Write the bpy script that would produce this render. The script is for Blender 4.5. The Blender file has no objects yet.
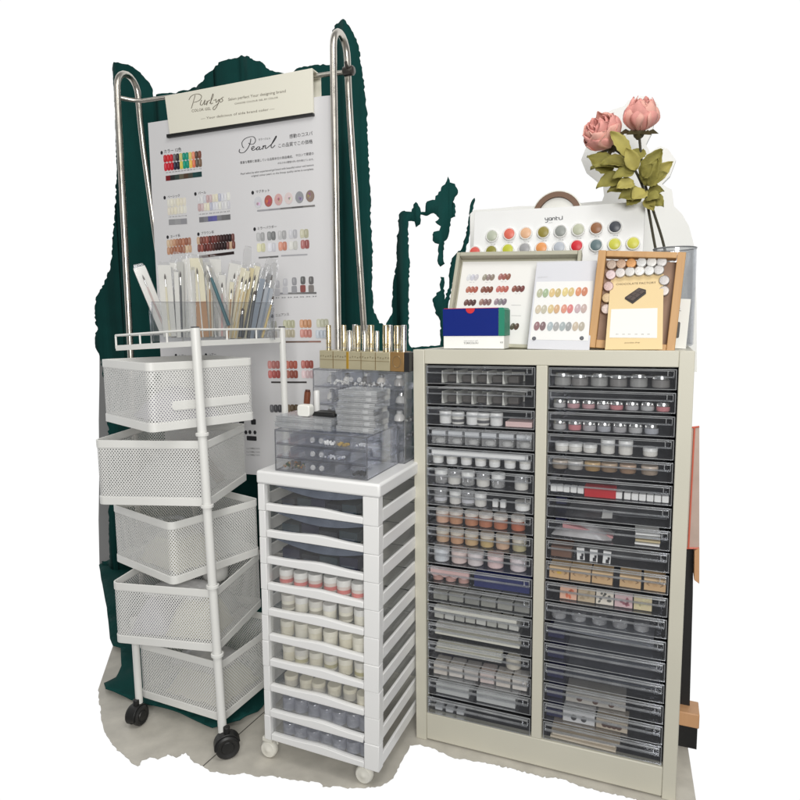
import bpy, bmesh, math, random
from mathutils import Vector, Matrix, Euler
R = math.radians
random.seed(7)
scene = bpy.context.scene
COL = scene.collection
TAU = 2 * math.pi

# ------------------------------------------------------------------ camera
F_PX, PITCH, ROLL, CAM_H = 640.0, .1173, -.0106, .96
cp, sp = math.cos(PITCH), math.sin(PITCH)
FWD = Vector((0, cp, -sp)); UP0 = Vector((0, sp, cp)); RT0 = Vector((1, 0, 0))
RT = math.cos(ROLL) * RT0 + math.sin(ROLL) * UP0
UPV = -math.sin(ROLL) * RT0 + math.cos(ROLL) * UP0
EYE = Vector((0, 0, CAM_H))
cam = bpy.data.cameras.new('camera')
camo = bpy.data.objects.new('camera', cam)
COL.objects.link(camo)
M = Matrix((RT, UPV, -FWD)).transposed().to_4x4()
M.translation = EYE
camo.matrix_world = M
cam.sensor_fit = 'HORIZONTAL'; cam.sensor_width = 36
cam.lens = 36 * F_PX / 800
cam.clip_start = .02; cam.clip_end = 200
scene.camera = camo


def ray(px, py):
    return FWD + RT * ((px - 400) / F_PX) - UPV * ((py - 400) / F_PX)


def frame(loc, yaw=0, tilt=0, roll=0):
    """a working plane: local x along the thing, local y away from the viewer, local z up"""
    m = Euler((-tilt, roll, yaw), 'XYZ').to_matrix().to_4x4()
    m.translation = Vector(loc)
    return m


def pix(px, py, fr, y=0.0):
    inv = fr.inverted()
    o = inv @ EYE
    d = inv.to_3x3() @ ray(px, py)
    t = (y - o.y) / d.y
    q = o + d * t
    return q.x, q.z


def atY(px, py, Y):
    d = ray(px, py)
    return EYE + d * (Y / d.y)


def atZ(px, py, Z):
    d = ray(px, py)
    return EYE + d * ((Z - CAM_H) / d.z)


# ------------------------------------------------------------------ materials
def new_mat(name):
    m = bpy.data.materials.new(name); m.use_nodes = True
    nt = m.node_tree; nt.nodes.clear()
    out = nt.nodes.new('ShaderNodeOutputMaterial')
    return m, nt, out


def N(nt, t, **kw):
    n = nt.nodes.new(t)
    for k, v in kw.items():
        setattr(n, k, v)
    return n


def paint(name, col, rough=.45, metal=0.0, var=.06, scale=9.0, bump=.0, bscale=160., spec=.5, aniso=0, coat=0.0):
    m, nt, out = new_mat(name)
    b = N(nt, 'ShaderNodeBsdfPrincipled')
    tc = N(nt, 'ShaderNodeTexCoord')
    no = N(nt, 'ShaderNodeTexNoise'); no.inputs['Scale'].default_value = scale; no.inputs['Detail'].default_value = 5
    nt.links.new(tc.outputs['Object'], no.inputs['Vector'])
    ra = N(nt, 'ShaderNodeMix', data_type='RGBA')
    ra.inputs[6].default_value = tuple(c * (1 - var) for c in col) + (1,)
    ra.inputs[7].default_value = tuple(min(1, c * (1 + var)) for c in col) + (1,)
    nt.links.new(no.outputs['Fac'], ra.inputs[0])
    nt.links.new(ra.outputs[2], b.inputs['Base Color'])
    mr = N(nt, 'ShaderNodeMapRange')
    mr.inputs[1].default_value = .3; mr.inputs[2].default_value = .7
    mr.inputs[3].default_value = max(.02, rough - .07); mr.inputs[4].default_value = min(1, rough + .07)
    nt.links.new(no.outputs['Fac'], mr.inputs[0]); nt.links.new(mr.outputs[0], b.inputs['Roughness'])
    b.inputs['Metallic'].default_value = metal
    b.inputs['Specular IOR Level'].default_value = spec
    b.inputs['Coat Weight'].default_value = coat
    if bump:
        n2 = N(nt, 'ShaderNodeTexNoise'); n2.inputs['Scale'].default_value = bscale; n2.inputs['Detail'].default_value = 3
        nt.links.new(tc.outputs['Object'], n2.inputs['Vector'])
        bp = N(nt, 'ShaderNodeBump'); bp.inputs['Strength'].default_value = bump; bp.inputs['Distance'].default_value = .002
        nt.links.new(n2.outputs['Fac'], bp.inputs['Height']); nt.links.new(bp.outputs[0], b.inputs['Normal'])
    nt.links.new(b.outputs[0], out.inputs[0])
    return m


def clear(name, tint=(.9, .92, .94), gloss=.12, haze=0.0, hazecol=(.8, .82, .85), rough=.06, FRN=.22):
    """thin clear plastic: tinted see-through, fresnel reflections and a little milkiness"""
    m, nt, out = new_mat(name)
    tr = N(nt, 'ShaderNodeBsdfTransparent'); tr.inputs[0].default_value = tint + (1,)
    gl = N(nt, 'ShaderNodeBsdfGlossy'); gl.inputs['Roughness'].default_value = rough
    gl.inputs[0].default_value = (.95, .96, 1, 1)
    df = N(nt, 'ShaderNodeBsdfDiffuse'); df.inputs[0].default_value = hazecol + (1,)
    tc = N(nt, 'ShaderNodeTexCoord'); no = N(nt, 'ShaderNodeTexNoise'); no.inputs['Scale'].default_value = 22; no.inputs['Detail'].default_value = 4
    nt.links.new(tc.outputs['Object'], no.inputs['Vector'])
    mh = N(nt, 'ShaderNodeMath', operation='MULTIPLY'); mh.inputs[1].default_value = 2 * haze
    nt.links.new(no.outputs['Fac'], mh.inputs[0])
    m1 = N(nt, 'ShaderNodeMixShader')
    nt.links.new(mh.outputs[0], m1.inputs[0]); nt.links.new(tr.outputs[0], m1.inputs[1]); nt.links.new(df.outputs[0], m1.inputs[2])
    lw = N(nt, 'ShaderNodeLayerWeight'); lw.inputs[0].default_value = .35
    ma = N(nt, 'ShaderNodeMath', operation='MULTIPLY_ADD'); ma.inputs[1].default_value = FRN; ma.inputs[2].default_value = gloss
    ma.use_clamp = True
    nt.links.new(lw.outputs['Fresnel'], ma.inputs[0])
    m2 = N(nt, 'ShaderNodeMixShader')
    nt.links.new(ma.outputs[0], m2.inputs[0]); nt.links.new(m1.outputs[0], m2.inputs[1]); nt.links.new(gl.outputs[0], m2.inputs[2])
    nt.links.new(m2.outputs[0], out.inputs[0])
    return m


def perforated(name, col, pitch=.0066, r=.00160):
    """white sheet metal with staggered round holes, laid out in metres along the sheet"""
    m, nt, out = new_mat(name)
    b = N(nt, 'ShaderNodeBsdfPrincipled'); b.inputs['Base Color'].default_value = col + (1,); b.inputs['Roughness'].default_value = .4
    uv = N(nt, 'ShaderNodeUVMap')
    sx, sy = pitch, pitch * 1.25
    ds = []
    for off in (0.0, .5):
        a = N(nt, 'ShaderNodeVectorMath', operation='MULTIPLY_ADD')
        a.inputs[1].default_value = (1 / sx, 1 / sy, 0); a.inputs[2].default_value = (off, off, 0)
        nt.links.new(uv.outputs[0], a.inputs[0])
        fr_ = N(nt, 'ShaderNodeVectorMath', operation='FRACTION'); nt.links.new(a.outputs[0], fr_.inputs[0])
        sb = N(nt, 'ShaderNodeVectorMath', operation='SUBTRACT'); sb.inputs[1].default_value = (.5, .5, 0); nt.links.new(fr_.outputs[0], sb.inputs[0])
        mu = N(nt, 'ShaderNodeVectorMath', operation='MULTIPLY'); mu.inputs[1].default_value = (sx, sy, 0); nt.links.new(sb.outputs[0], mu.inputs[0])
        ln = N(nt, 'ShaderNodeVectorMath', operation='LENGTH'); nt.links.new(mu.outputs[0], ln.inputs[0])
        ds.append(ln)
    mn = N(nt, 'ShaderNodeMath', operation='MINIMUM')
    nt.links.new(ds[0].outputs['Value'], mn.inputs[0]); nt.links.new(ds[1].outputs['Value'], mn.inputs[1])
    lt = N(nt, 'ShaderNodeMath', operation='LESS_THAN'); lt.inputs[1].default_value = r
    nt.links.new(mn.outputs[0], lt.inputs[0])
    tr = N(nt, 'ShaderNodeBsdfTransparent')
    mx = N(nt, 'ShaderNodeMixShader')
    nt.links.new(lt.outputs[0], mx.inputs[0]); nt.links.new(b.outputs[0], mx.inputs[1]); nt.links.new(tr.outputs[0], mx.inputs[2])
    nt.links.new(mx.outputs[0], out.inputs[0])
    return m


def wood(name, c1, c2, sc=14):
    m, nt, out = new_mat(name)
    b = N(nt, 'ShaderNodeBsdfPrincipled'); b.inputs['Roughness'].default_value = .5
    tc = N(nt, 'ShaderNodeTexCoord'); mp = N(nt, 'ShaderNodeMapping'); mp.inputs['Scale'].default_value = (sc * 6, sc * 6, sc * .6)
    nt.links.new(tc.outputs['Object'], mp.inputs[0])
    no = N(nt, 'ShaderNodeTexNoise'); no.inputs['Scale'].default_value = 1; no.inputs['Detail'].default_value = 6; no.inputs['Distortion'].default_value = .6
    nt.links.new(mp.outputs[0], no.inputs['Vector'])
    mx = N(nt, 'ShaderNodeMix', data_type='RGBA'); mx.inputs[6].default_value = c1 + (1,); mx.inputs[7].default_value = c2 + (1,)
    nt.links.new(no.outputs['Fac'], mx.inputs[0]); nt.links.new(mx.outputs[2], b.inputs['Base Color'])
    nt.links.new(b.outputs[0], out.inputs[0])
    return m


_cm = {}


def cmat(c, rough=.5, var=.05, metal=0.0, spec=.5):
    """cached plain paint / ink / plastic of one colour given as 0-255 sRGB"""
    k = (tuple(c), rough, var, metal, spec)
    if k not in _cm:
        lin = tuple(((v / 255 + .055) / 1.055) ** 2.4 if v > 10 else v / 255 / 12.92 for v in c)
        _cm[k] = paint('colour_%02x%02x%02x' % tuple(int(v) for v in c), lin, rough, metal, var, 30, spec=spec)
    return _cm[k]


WHITE = paint('white_plastic', (.80, .80, .79), .38, var=.02, bump=.04, bscale=300)
CARTW = paint('white_coated_steel', (.76, .76, .73), .35, var=.04, bump=.03, bscale=250)
PERF = perforated('perforated_steel', (.72, .72, .70))
STEEL = paint('brushed_steel', (.60, .57, .51), .3, 1.0, var=.12, scale=30)
CABM = paint('beige_grey_enamel', (.575, .555, .462), .42, var=.05, scale=5, bump=.05, bscale=220)
CABIN = paint('cabinet_dark_inside', (.05, .05, .056), .6)
BLACK = paint('black_rubber', (.012, .012, .012), .45)
CURT = None
SMOKE = clear('smoky_clear_plastic', (.965, .968, .972), .026, .014, (.64, .65, .69))
EDGE = clear('clear_plastic_edge', (.86, .87, .88), .16, .24, (.80, .81, .80), .12)
FROST = clear('frosted_clear_plastic', (.98, .98, .975), .018, .02, (.85, .85, .84), .25)
ACRYL = clear('clear_acrylic', (.985, .987, .99), .045, .03, (.86, .87, .88))
ACRYE = clear('acrylic_edge', (.64, .645, .66), .12, .25, (.38, .385, .40), .1)
SHELFM = clear('acrylic_shelf', (.86, .87, .9), .12, .2, (.7, .72, .76), .1)
BAG = clear('clear_film', (.985, .985, .985), .05, .04, (.9, .9, .9), .15)
GOLD = paint('champagne_gold', (.80, .69, .46), .22, 1.0, var=.02, scale=20)
SILVER = paint('silver_metal', (.78, .78, .77), .22, 1.0, var=.02)
PAPERW = cmat((238, 238, 236), .7, .02)
INK = cmat((34, 34, 38), .7, .1)
GREYINK = cmat((120, 120, 124), .7, .1)


# ------------------------------------------------------------------ mesh builder
class MB:
    def __init__(s):
        s.v = []; s.f = []; s.m = []; s.uv = {}

    def add(s, vs, fs, mi=0, uvs=None):
        o = len(s.v)
        s.v += [tuple(v) for v in vs]
        for i, f in enumerate(fs):
            s.f.append(tuple(a + o for a in f)); s.m.append(mi)
            if uvs: s.uv[len(s.f) - 1] = uvs[i]
        return s

    def box(s, x0, y0, z0, x1, y1, z1, mi=0, T=None):
        vs = [Vector(p) for p in ((x0, y0, z0), (x1, y0, z0), (x1, y1, z0), (x0, y1, z0), (x0, y0, z1), (x1, y0, z1), (x1, y1, z1), (x0, y1, z1))]
        if T is not None: vs = [T @ v for v in vs]
        return s.add(vs, [(0, 3, 2, 1), (4, 5, 6, 7), (0, 1, 5, 4), (1, 2, 6, 5), (2, 3, 7, 6), (3, 0, 4, 7)], mi)

    def lathe(s, prof, c=(0, 0, 0), n=20, mi=0, T=None, cap=True):
        vs = []; fs = []
        for r, z in prof:
            for k in range(n):
                a = TAU * k / n
                vs.append(Vector((c[0] + r * math.cos(a), c[1] + r * math.sin(a), c[2] + z)))
        for i in range(len(prof) - 1):
            for k in range(n):
                k2 = (k + 1) % n
                fs.append((i * n + k, i * n + k2, (i + 1) * n + k2, (i + 1) * n + k))
        if cap:
            fs.append(tuple(range(n - 1, -1, -1))); b = (len(prof) - 1) * n
            fs.append(tuple(b + k for k in range(n)))
        if T is not None: vs = [T @ v for v in vs]
        return s.add(vs, fs, mi)

    def tube(s, pts, r, n=10, mi=0, closed=False):
        pts = [Vector(p) for p in pts]; L = len(pts)
        rs = r if isinstance(r, (list, tuple)) else [r] * L
        vs = []; fs = []; up = None
        for i, p in enumerate(pts):
            if closed: d = pts[(i + 1) % L] - pts[i - 1]
            else: d = pts[min(i + 1, L - 1)] - pts[max(i - 1, 0)]
            d.normalize()
            if up is None:
                a = Vector((0, 0, 1)) if abs(d.z) < .9 else Vector((1, 0, 0))
                up = (a - d * a.dot(d)).normalized()
            else:
                up = (up - d * up.dot(d))
                up = up.normalized() if up.length > 1e-6 else Vector((1, 0, 0))
            w = d.cross(up)
            for k in range(n):
                t = TAU * k / n
                vs.append(p + (up * math.cos(t) + w * math.sin(t)) * rs[i])
        m = L if closed else L - 1
        for i in range(m):
            j = (i + 1) % L
            for k in range(n):
                k2 = (k + 1) % n
                fs.append((i * n + k, j * n + k, j * n + k2, i * n + k2))
        if not closed:
            fs.append(tuple(range(n))); b = (L - 1) * n
            fs.append(tuple(b + k for k in range(n - 1, -1, -1)))
        return s.add(vs, fs, mi)

    def prism(s, poly, y0, y1, mi=0, side=None, T=None, ax='xz'):
        """polygon in the local x,z plane (ax='xz') or x,y plane (ax='xy') given thickness from y0 to y1"""
        n = len(poly)
        ar = sum(poly[i][0] * poly[(i + 1) % n][1] - poly[(i + 1) % n][0] * poly[i][1] for i in range(n))
        if ar < 0: poly = poly[::-1]
        if ax == 'xz':
            vs = [Vector((p[0], y0, p[1])) for p in poly] + [Vector((p[0], y1, p[1])) for p in poly]
            a = tuple(range(n)); b = tuple(range(2 * n - 1, n - 1, -1))
            sf = [(i, i + n, (i + 1) % n + n, (i + 1) % n) for i in range(n)]
        else:
            vs = [Vector((p[0], p[1], y0)) for p in poly] + [Vector((p[0], p[1], y1)) for p in poly]
            a = tuple(range(n - 1, -1, -1)); b = tuple(range(n, 2 * n))
            sf = [(i, (i + 1) % n, (i + 1) % n + n, i + n) for i in range(n)]
        if T is not None: vs = [T @ v for v in vs]
        s.add(vs, [a, b] + sf, mi)
        if side is not None:
            for k in range(len(sf)): s.m[-1 - k] = side
        return s

    def oval(s, x, z, rx, rz, y0, y1, mi=0, n=16, rot=0, pw=2.0):
        pts = []
        for k in range(n):
            a = TAU * k / n
            ca, sa = math.cos(a), math.sin(a)
            px_ = rx * math.copysign(abs(ca) ** (2 / pw), ca); pz_ = rz * math.copysign(abs(sa) ** (2 / pw), sa)
            pts.append((x + px_ * math.cos(rot) - pz_ * math.sin(rot), z + px_ * math.sin(rot) + pz_ * math.cos(rot)))
        return s.prism(pts, y0, y1, mi)

    def build(s, name, mats, parent=None, loc=None, rot=None, bevel=0, seg=2, sharp=38, mw=None):
        me = bpy.data.meshes.new(name)
        me.from_pydata(s.v, [], s.f)
        if not isinstance(mats, (list, tuple)): mats = [mats]
        for m in mats: me.materials.append(m)
        me.polygons.foreach_set('material_index', s.m)
        me.polygons.foreach_set('use_smooth', [True] * len(s.f))
        if s.uv:
            ul = me.uv_layers.new(name='UVMap')
            for fi, u in s.uv.items():
                p = me.polygons[fi]
                for li, q in zip(p.loop_indices, u): ul.data[li].uv = q
        me.update()
        me.set_sharp_from_angle(angle=R(sharp))
        o = bpy.data.objects.new(name, me)
        COL.objects.link(o)
        if parent: o.parent = parent
        if loc is not None: o.location = loc
        if rot is not None: o.rotation_euler = rot
        if mw is not None: o.matrix_world = mw
        if bevel:
            b = o.modifiers.new('bevel', 'BEVEL'); b.width = bevel; b.segments = seg; b.limit_method = 'ANGLE'; b.angle_limit = R(40)
            b.harden_normals = False
        return o


def tag(o, label=None, cat=None, group=None, kind=None):
    if label: o['label'] = label
    if cat: o['category'] = cat
    if group: o['group'] = group
    if kind: o['kind'] = kind
    return o


def thing(name, mw, label, cat, group=None):
    o = bpy.data.objects.new(name, None); COL.objects.link(o)
    o.empty_display_size = .05
    o.matrix_world = mw
    return tag(o, label, cat, group)


def copy_tree(o, parent=None):
    c = o.copy(); COL.objects.link(c)
    if parent: c.parent = parent
    for ch in list(o.children): copy_tree(ch, c)
    return c


_font_tmp = []


def text_mesh(s):
    """2-D vertices and faces of a string in the default font"""
    cu = bpy.data.curves.new('lettering', 'FONT'); cu.body = s; cu.size = 1; cu.resolution_u = 2
    ob = bpy.data.objects.new('lettering_source', cu); COL.objects.link(ob)
    dg = bpy.context.evaluated_depsgraph_get()
    me = bpy.data.meshes.new_from_object(ob.evaluated_get(dg))
    vs = [(v.co.x, v.co.y) for v in me.vertices]; fs = [tuple(p.vertices) for p in me.polygons]
    bpy.data.objects.remove(ob); bpy.data.curves.remove(cu); bpy.data.meshes.remove(me)
    return vs, fs


def text_on(mb, s, a, b, y=-.0006, mi=0, h=None, shear=0, center=None):
    """letter a string along the baseline a->b (local x,z), scaled to fit it; h fixes the cap height"""
    vs, fs = text_mesh(s)
    if not vs: return
    x0 = min(v[0] for v in vs); x1 = max(v[0] for v in vs)
    dx, dz = b[0] - a[0], b[1] - a[1]; L = math.hypot(dx, dz)
    sc = L / max(1e-6, x1 - x0); sz = (h / .72) if h else sc
    c, s_ = dx / L, dz / L
    out = []
    for x, z in vs:
        u = (x - x0) * sc + shear * z * sz; w = z * sz
        out.append((a[0] + u * c - w * s_, y, a[1] + u * s_ + w * c))
    mb.add(out, fs, mi)


def spline(pts, n=6):
    out = []; P = [pts[0]] + list(pts) + [pts[-1]]
    for i in range(1, len(P) - 2):
        p0, p1, p2, p3 = P[i - 1:i + 3]
        for k in range(n):
            t = k / n
            out.append(tuple(.5 * (2 * p1[j] + (p2[j] - p0[j]) * t + (2 * p0[j] - 5 * p1[j] + 4 * p2[j] - p3[j]) * t * t + (3 * p1[j] - p0[j] - 3 * p2[j] + p3[j]) * t ** 3) for j in range(len(p1))))
    out.append(tuple(pts[-1]))
    return out


def stroke(mb, pts, w, y=-.0006, mi=0):
    """a pen stroke as a flat ribbon through local (x,z) points"""
    P = spline(pts)
    vs = []; n = len(P)
    for i, p in enumerate(P):
        q0 = P[max(0, i - 1)]; q1 = P[min(n - 1, i + 1)]
        dx, dz = q1[0] - q0[0], q1[1] - q0[1]; L = math.hypot(dx, dz) or 1
        ww = w * (.55 + .45 * abs(dz / L)) / 2
        vs.append((p[0] - dz / L * ww, y, p[1] + dx / L * ww)); vs.append((p[0] + dz / L * ww, y, p[1] - dx / L * ww))
    mb.add(vs, [(2 * i, 2 * i + 1, 2 * i + 3, 2 * i + 2) for i in range(n - 1)], mi)


def rrect(x0, y0, x1, y1, r, n=5):
    pts = []
    for cx, cy, a0 in ((x1 - r, y0 + r, -90), (x1 - r, y1 - r, 0), (x0 + r, y1 - r, 90), (x0 + r, y0 + r, 180)):
        for k in range(n + 1):
            a = R(a0 + 90 * k / n); pts.append((cx + r * math.cos(a), cy + r * math.sin(a)))
    return pts


AMB, KEY, KEY2, FRONT = .20, 17.0, 6.0, 51.0
ORD = ['first', 'second', 'third', 'fourth', 'fifth', 'sixth', 'seventh', 'eighth', 'ninth', 'tenth', 'eleventh', 'twelfth', 'thirteenth',
       'fourteenth', 'fifteenth', 'sixteenth', 'seventeenth', 'eighteenth', 'nineteenth', 'twentieth', 'twenty-first', 'twenty-second', 'twenty-third', 'twenty-fourth']


# ================================================================== the setting: floor, wall pieces, curtain
def zp(lst, z=0.0): return [tuple(atZ(x, y, z)[:2]) for x, y in lst]


def ragged(pts, step, amp, closed=False):
    out = []; rr_ = random.Random(11)
    for a, b in zip(pts, pts[1:] + (pts[:1] if closed else [])):
        n_ = max(1, int(math.dist(a, b) / step))
        for k in range(n_):
            t = k / n_; j = amp if k else amp * .4
            out.append((a[0] + (b[0] - a[0]) * t + rr_.uniform(-j, j), a[1] + (b[1] - a[1]) * t + rr_.uniform(-j, j)))
    return out if closed else out + [pts[-1]]


fl_front = [(98, 690), (101, 715), (104, 731), (110, 741), (117, 750), (122, 753), (130, 761), (138, 766), (142, 760), (150, 757), (158, 759),
            (168, 754), (176, 757), (186, 752), (194, 762), (203, 766), (210, 771), (220, 772), (232, 774), (244, 772), (256, 776), (270, 775),
            (285, 778), (300, 780), (320, 782), (323, 787), (336, 786), (352, 788), (370, 787), (382, 785), (391, 779), (397, 771), (401, 762), (405, 755),
            (410, 745), (420, 744), (430, 747), (441, 752), (455, 758), (470, 760), (494, 764), (515, 769), (540, 776), (560, 778), (585, 787), (610, 793),
            (629, 797), (650, 804), (668, 815), (699, 820), (699, 700)]
poly = zp(ragged(fl_front[:-2], 2.2, .9) + fl_front[-2:])
poly = poly[:-1] + [(poly[-2][0] + .30, 2.0), (.6, 2.55), (-.55, 2.62), (-1.02, 2.35)]
mb = MB(); mb.prism(poly, -.0015, 0, 0, ax='xy')
# a joint between two floor tiles
for a, b in (((150, 800), (203, 766)), ((203, 766), (262, 714)), ((262, 714), (300, 683))):
    pa, pb = atZ(*a, .0006), atZ(*b, .0006); d = (pb - pa).normalized(); w = Vector((-d.y, d.x, 0)) * .0012
    if a[0] > 160: mb.add([pa - w, pb - w, pb + w, pa + w], [(0, 1, 2, 3)], 1)
FLOOR = paint('worn_floor_tile', (.53, .505, .445), .55, var=.30, scale=20, bump=.12, bscale=60)
fo = mb.build('floor', [FLOOR, cmat((70, 68, 62), .8)])
tag(fo, kind='structure')

CF = frame((-.93, 2.37, 0), -.35)          # the curtain's hanging plane
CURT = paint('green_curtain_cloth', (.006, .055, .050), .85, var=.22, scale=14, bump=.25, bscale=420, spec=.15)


def sheet(outlines, fr, mat, name, folds, th, step=.014, parent=None):
    bm = bmesh.new()
    for ol in outlines:
        pts = [pix(x, y, fr) for x, y in ol]
        pts = [(u, max(z, .004)) for u, z in pts]
        bm.faces.new([bm.verts.new((u, 0, z)) for u, z in pts])
    us = [v.co.x for v in bm.verts]
    u0, u1 = min(us), max(us)
    u = u0 + step
    while u < u1:
        bmesh.ops.bisect_plane(bm, geom=bm.verts[:] + bm.edges[:] + bm.faces[:], plane_co=(u, 0, 0), plane_no=(1, 0, 0))
        u += step
    bmesh.ops.triangulate(bm, faces=bm.faces[:])
    for v in bm.verts: v.co.y += folds(v.co.x, v.co.z)
    bmesh.ops.recalc_face_normals(bm, faces=bm.faces[:])
    me = bpy.data.meshes.new(name); bm.to_mesh(me); bm.free()
    me.materials.append(mat)
    for p in me.polygons: p.use_smooth = True
    o = bpy.data.objects.new(name, me); COL.objects.link(o)
    o.matrix_world = fr
    s = o.modifiers.new('thickness', 'SOLIDIFY'); s.thickness = th; s.offset = 0
    return o


def folds(u, z):
    return .015 * math.sin(u * 34 + .6 * math.sin(u * 9)) + .006 * math.sin(u * 71 + 1 + z * .7) + .005 * math.sin(u * 13) + .002


main = [(111, 67), (118, 64), (125, 65), (131, 66), (136, 70), (141, 75), (146, 81), (149, 89), (149.5, 95), (155, 97), (166, 94), (173, 92), (179, 89.5), (186, 89), (192, 86),
        (199, 86.5), (207, 84), (209, 77), (212, 73.5), (217, 67), (222, 62), (228, 59), (233, 56.5), (239, 53), (242, 55), (247, 56), (251, 59), (257, 62), (261, 61.5), (266, 66), (271, 71), (280, 71), (289, 70), (300, 68),
        (311, 66.5), (328, 64), (329, 47), (330, 28), (334, 22), (339, 21), (345, 21), (349, 26), (353, 31), (357, 39), (360, 47), (362, 66), (365, 85), (366, 98), (367.5, 111), (368, 135), (369, 160),
        (371, 190), (371, 220), (373, 250), (372, 286), (374, 310), (379, 323), (385, 326), (390, 310), (390, 292), (392, 275), (394.5, 262), (395, 235), (398, 230), (396.5, 220), (399.5, 212.5), (404, 211), (412, 212),
        (414, 205), (416, 202), (420, 208), (421, 212), (426, 212), (428, 202), (435.5, 200), (436, 196), (440, 190), (441, 185), (444.5, 179.5), (446, 175), (448, 181), (453, 182.5),
        (455, 187), (456.5, 191.5), (450.5, 200.5), (453.5, 205), (453.5, 215.5), (449, 217), (446, 235), (442.5, 241), (442, 253), (443, 263.5), (440, 266.5), (438, 263.5), (438.5, 244),
        (433, 241), (434, 232), (439, 230), (440, 226), (435.5, 221.5), (439, 218), (434, 213), (428, 216), (420.5, 215), (420, 224.5), (416, 227.5), (415, 221.5), (409, 221.5), (408.5, 232), (409, 250),
        (410, 265), (409, 290), (409, 325), (409, 342), (413, 348), (420, 380), (420, 620), (330, 625), (125, 617), (122, 660), (119, 672), (110, 660), (111, 642), (109, 620), (108, 607), (104.5, 588), (104, 578), (100, 562), (113, 560), (113, 505),
        (111, 440), (110, 400), (105, 362), (99.5, 345), (99.8, 333), (102, 329), (99.7, 322), (99.6, 300), (102, 290), (110.5, 267), (112, 240), (113.5, 200), (114, 160), (113.3, 107), (112.5, 85)]
scrap = [(474.5, 198), (473, 208), (471.5, 222), (468, 240), (463, 256), (456, 262), (449, 290), (446, 310), (444, 330), (444, 352), (413, 352), (413, 347), (440, 345), (440, 321), (436.5, 315), (433, 299), (440, 290), (440, 277),
         (442.5, 277), (443, 300), (447, 285), (447, 272), (450, 258), (456, 252), (460, 250), (465, 237), (468, 220), (470, 204)]
cu = sheet([ragged(main, 2.2, .8, True), ragged(scrap, 2.2, .8, True)], CF, CURT, 'curtain', folds, .004)
tag(cu, 'dark green cloth curtain hanging in folds behind the steel poster stand', 'curtain')

# dark green sheet laid over the floor in place of shade around the trolley
shade_outline = zp([(99, 566), (103, 590), (107, 610), (110, 640), (113, 648), (121, 650), (121.5, 668), (116, 678), (104, 684), (106, 692), (125, 697), (142, 704), (160, 709), (180, 714), (200, 722), (212, 727), (240, 724), (258, 712), (275, 690), (330, 640), (420, 618), (420, 590), (110, 560)], .006)
bm = bmesh.new(); bm.faces.new([bm.verts.new((x, y, .006)) for x, y in shade_outline])
for ax_, lo_, hi_ in ((0, min(p[0] for p in shade_outline), max(p[0] for p in shade_outline)), (1, min(p[1] for p in shade_outline), max(p[1] for p in shade_outline))):
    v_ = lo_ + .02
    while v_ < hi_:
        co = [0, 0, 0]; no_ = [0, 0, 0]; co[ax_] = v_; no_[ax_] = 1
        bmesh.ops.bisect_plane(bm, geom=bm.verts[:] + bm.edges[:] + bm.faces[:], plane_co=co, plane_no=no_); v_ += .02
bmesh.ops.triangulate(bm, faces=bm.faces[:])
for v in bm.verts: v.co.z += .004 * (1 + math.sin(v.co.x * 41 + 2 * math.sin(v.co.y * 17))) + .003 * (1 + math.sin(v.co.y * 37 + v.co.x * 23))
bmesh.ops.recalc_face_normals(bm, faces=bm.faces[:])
me = bpy.data.meshes.new('floor_shade'); bm.to_mesh(me); bm.free(); me.materials.append(CURT)
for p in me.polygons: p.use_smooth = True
o = bpy.data.objects.new('floor_shade', me); COL.objects.link(o); o.parent = cu; o.matrix_parent_inverse = CF.inverted()
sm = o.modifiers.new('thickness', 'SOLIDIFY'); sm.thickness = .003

GWALL = paint('grey_wall_paint', (.30, .30, .30), .8, var=.06, bump=.05)
wf = frame((-1.0, 2.62, 0), -.2)
mb = MB(); mb.prism([pix(*q, wf) for q in [(99.5, 344), (128, 340), (130, 572), (99.5, 566), (98.5, 520), (99.3, 470), (98.7, 420), (99.4, 380)]], 0, .05)
o = mb.build('wall', GWALL, mw=wf)
tag(o, 'narrow grey strip of wall left of the white basket trolley', 'wall')

# ================================================================== steel poster stand
RF = frame((-.8226, 1.98, 0), -.35)
st = thing('poster_stand', RF, 'tall brushed steel stand with two hairpin loops holding a poster', 'stand')
uR = pix(334.7, 110, RF)[0]
zt = [pix(118, 69, RF)[1], pix(336, 24, RF)[1]]
for u, top in ((0.0, zt[0]), (uR, zt[1] - .004)):
    pts = [(u, -.02, 0), (u, -.010, top * .5), (u, -.002, top - .12), (u, 0, top - .05)]
    for k in range(1, 10):
        a = math.pi * (1 - k / 10); pts.append((u, .043 + .043 * math.cos(a), top - .05 + .05 * math.sin(a)))
    for q in ((u, .086, top - .05), (u, .0865, top - .07), (u, .089, top - .12), (u, .096, top - .2), (u, .165, .97), (u, .30, 0)): pts.append(q)
    mb = MB(); mb.tube(pts, .0092, 12); lo = mb.build('upright_loop', STEEL, st)
    mb = MB(); mb.lathe([(.013, 0), (.013, .012), (.010, .014)], (0, 0, 0), 12); mb.build('rubber_foot', BLACK, lo, loc=(u, -.02, -.0))
    mb = MB(); mb.lathe([(.013, 0), (.013, .012), (.010, .014)], (0, 0, 0), 12); mb.build('rubber_foot', BLACK, lo, loc=(u, .30, -.0))
BY = .048
bl = pix(124, 104, RF, BY); br = pix(350, 66, RF, BY)
mb = MB(); mb.tube([(-.004, 0.0, bl[1] + .002), (.02, .03, bl[1] + .001), (.05, BY, bl[1]), (br[0] - .05, BY, br[1] - .012), (br[0] + .004, BY + .01, br[1] - .012)], .0062, 12)
mb.build('crossbar', STEEL, st)
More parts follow.
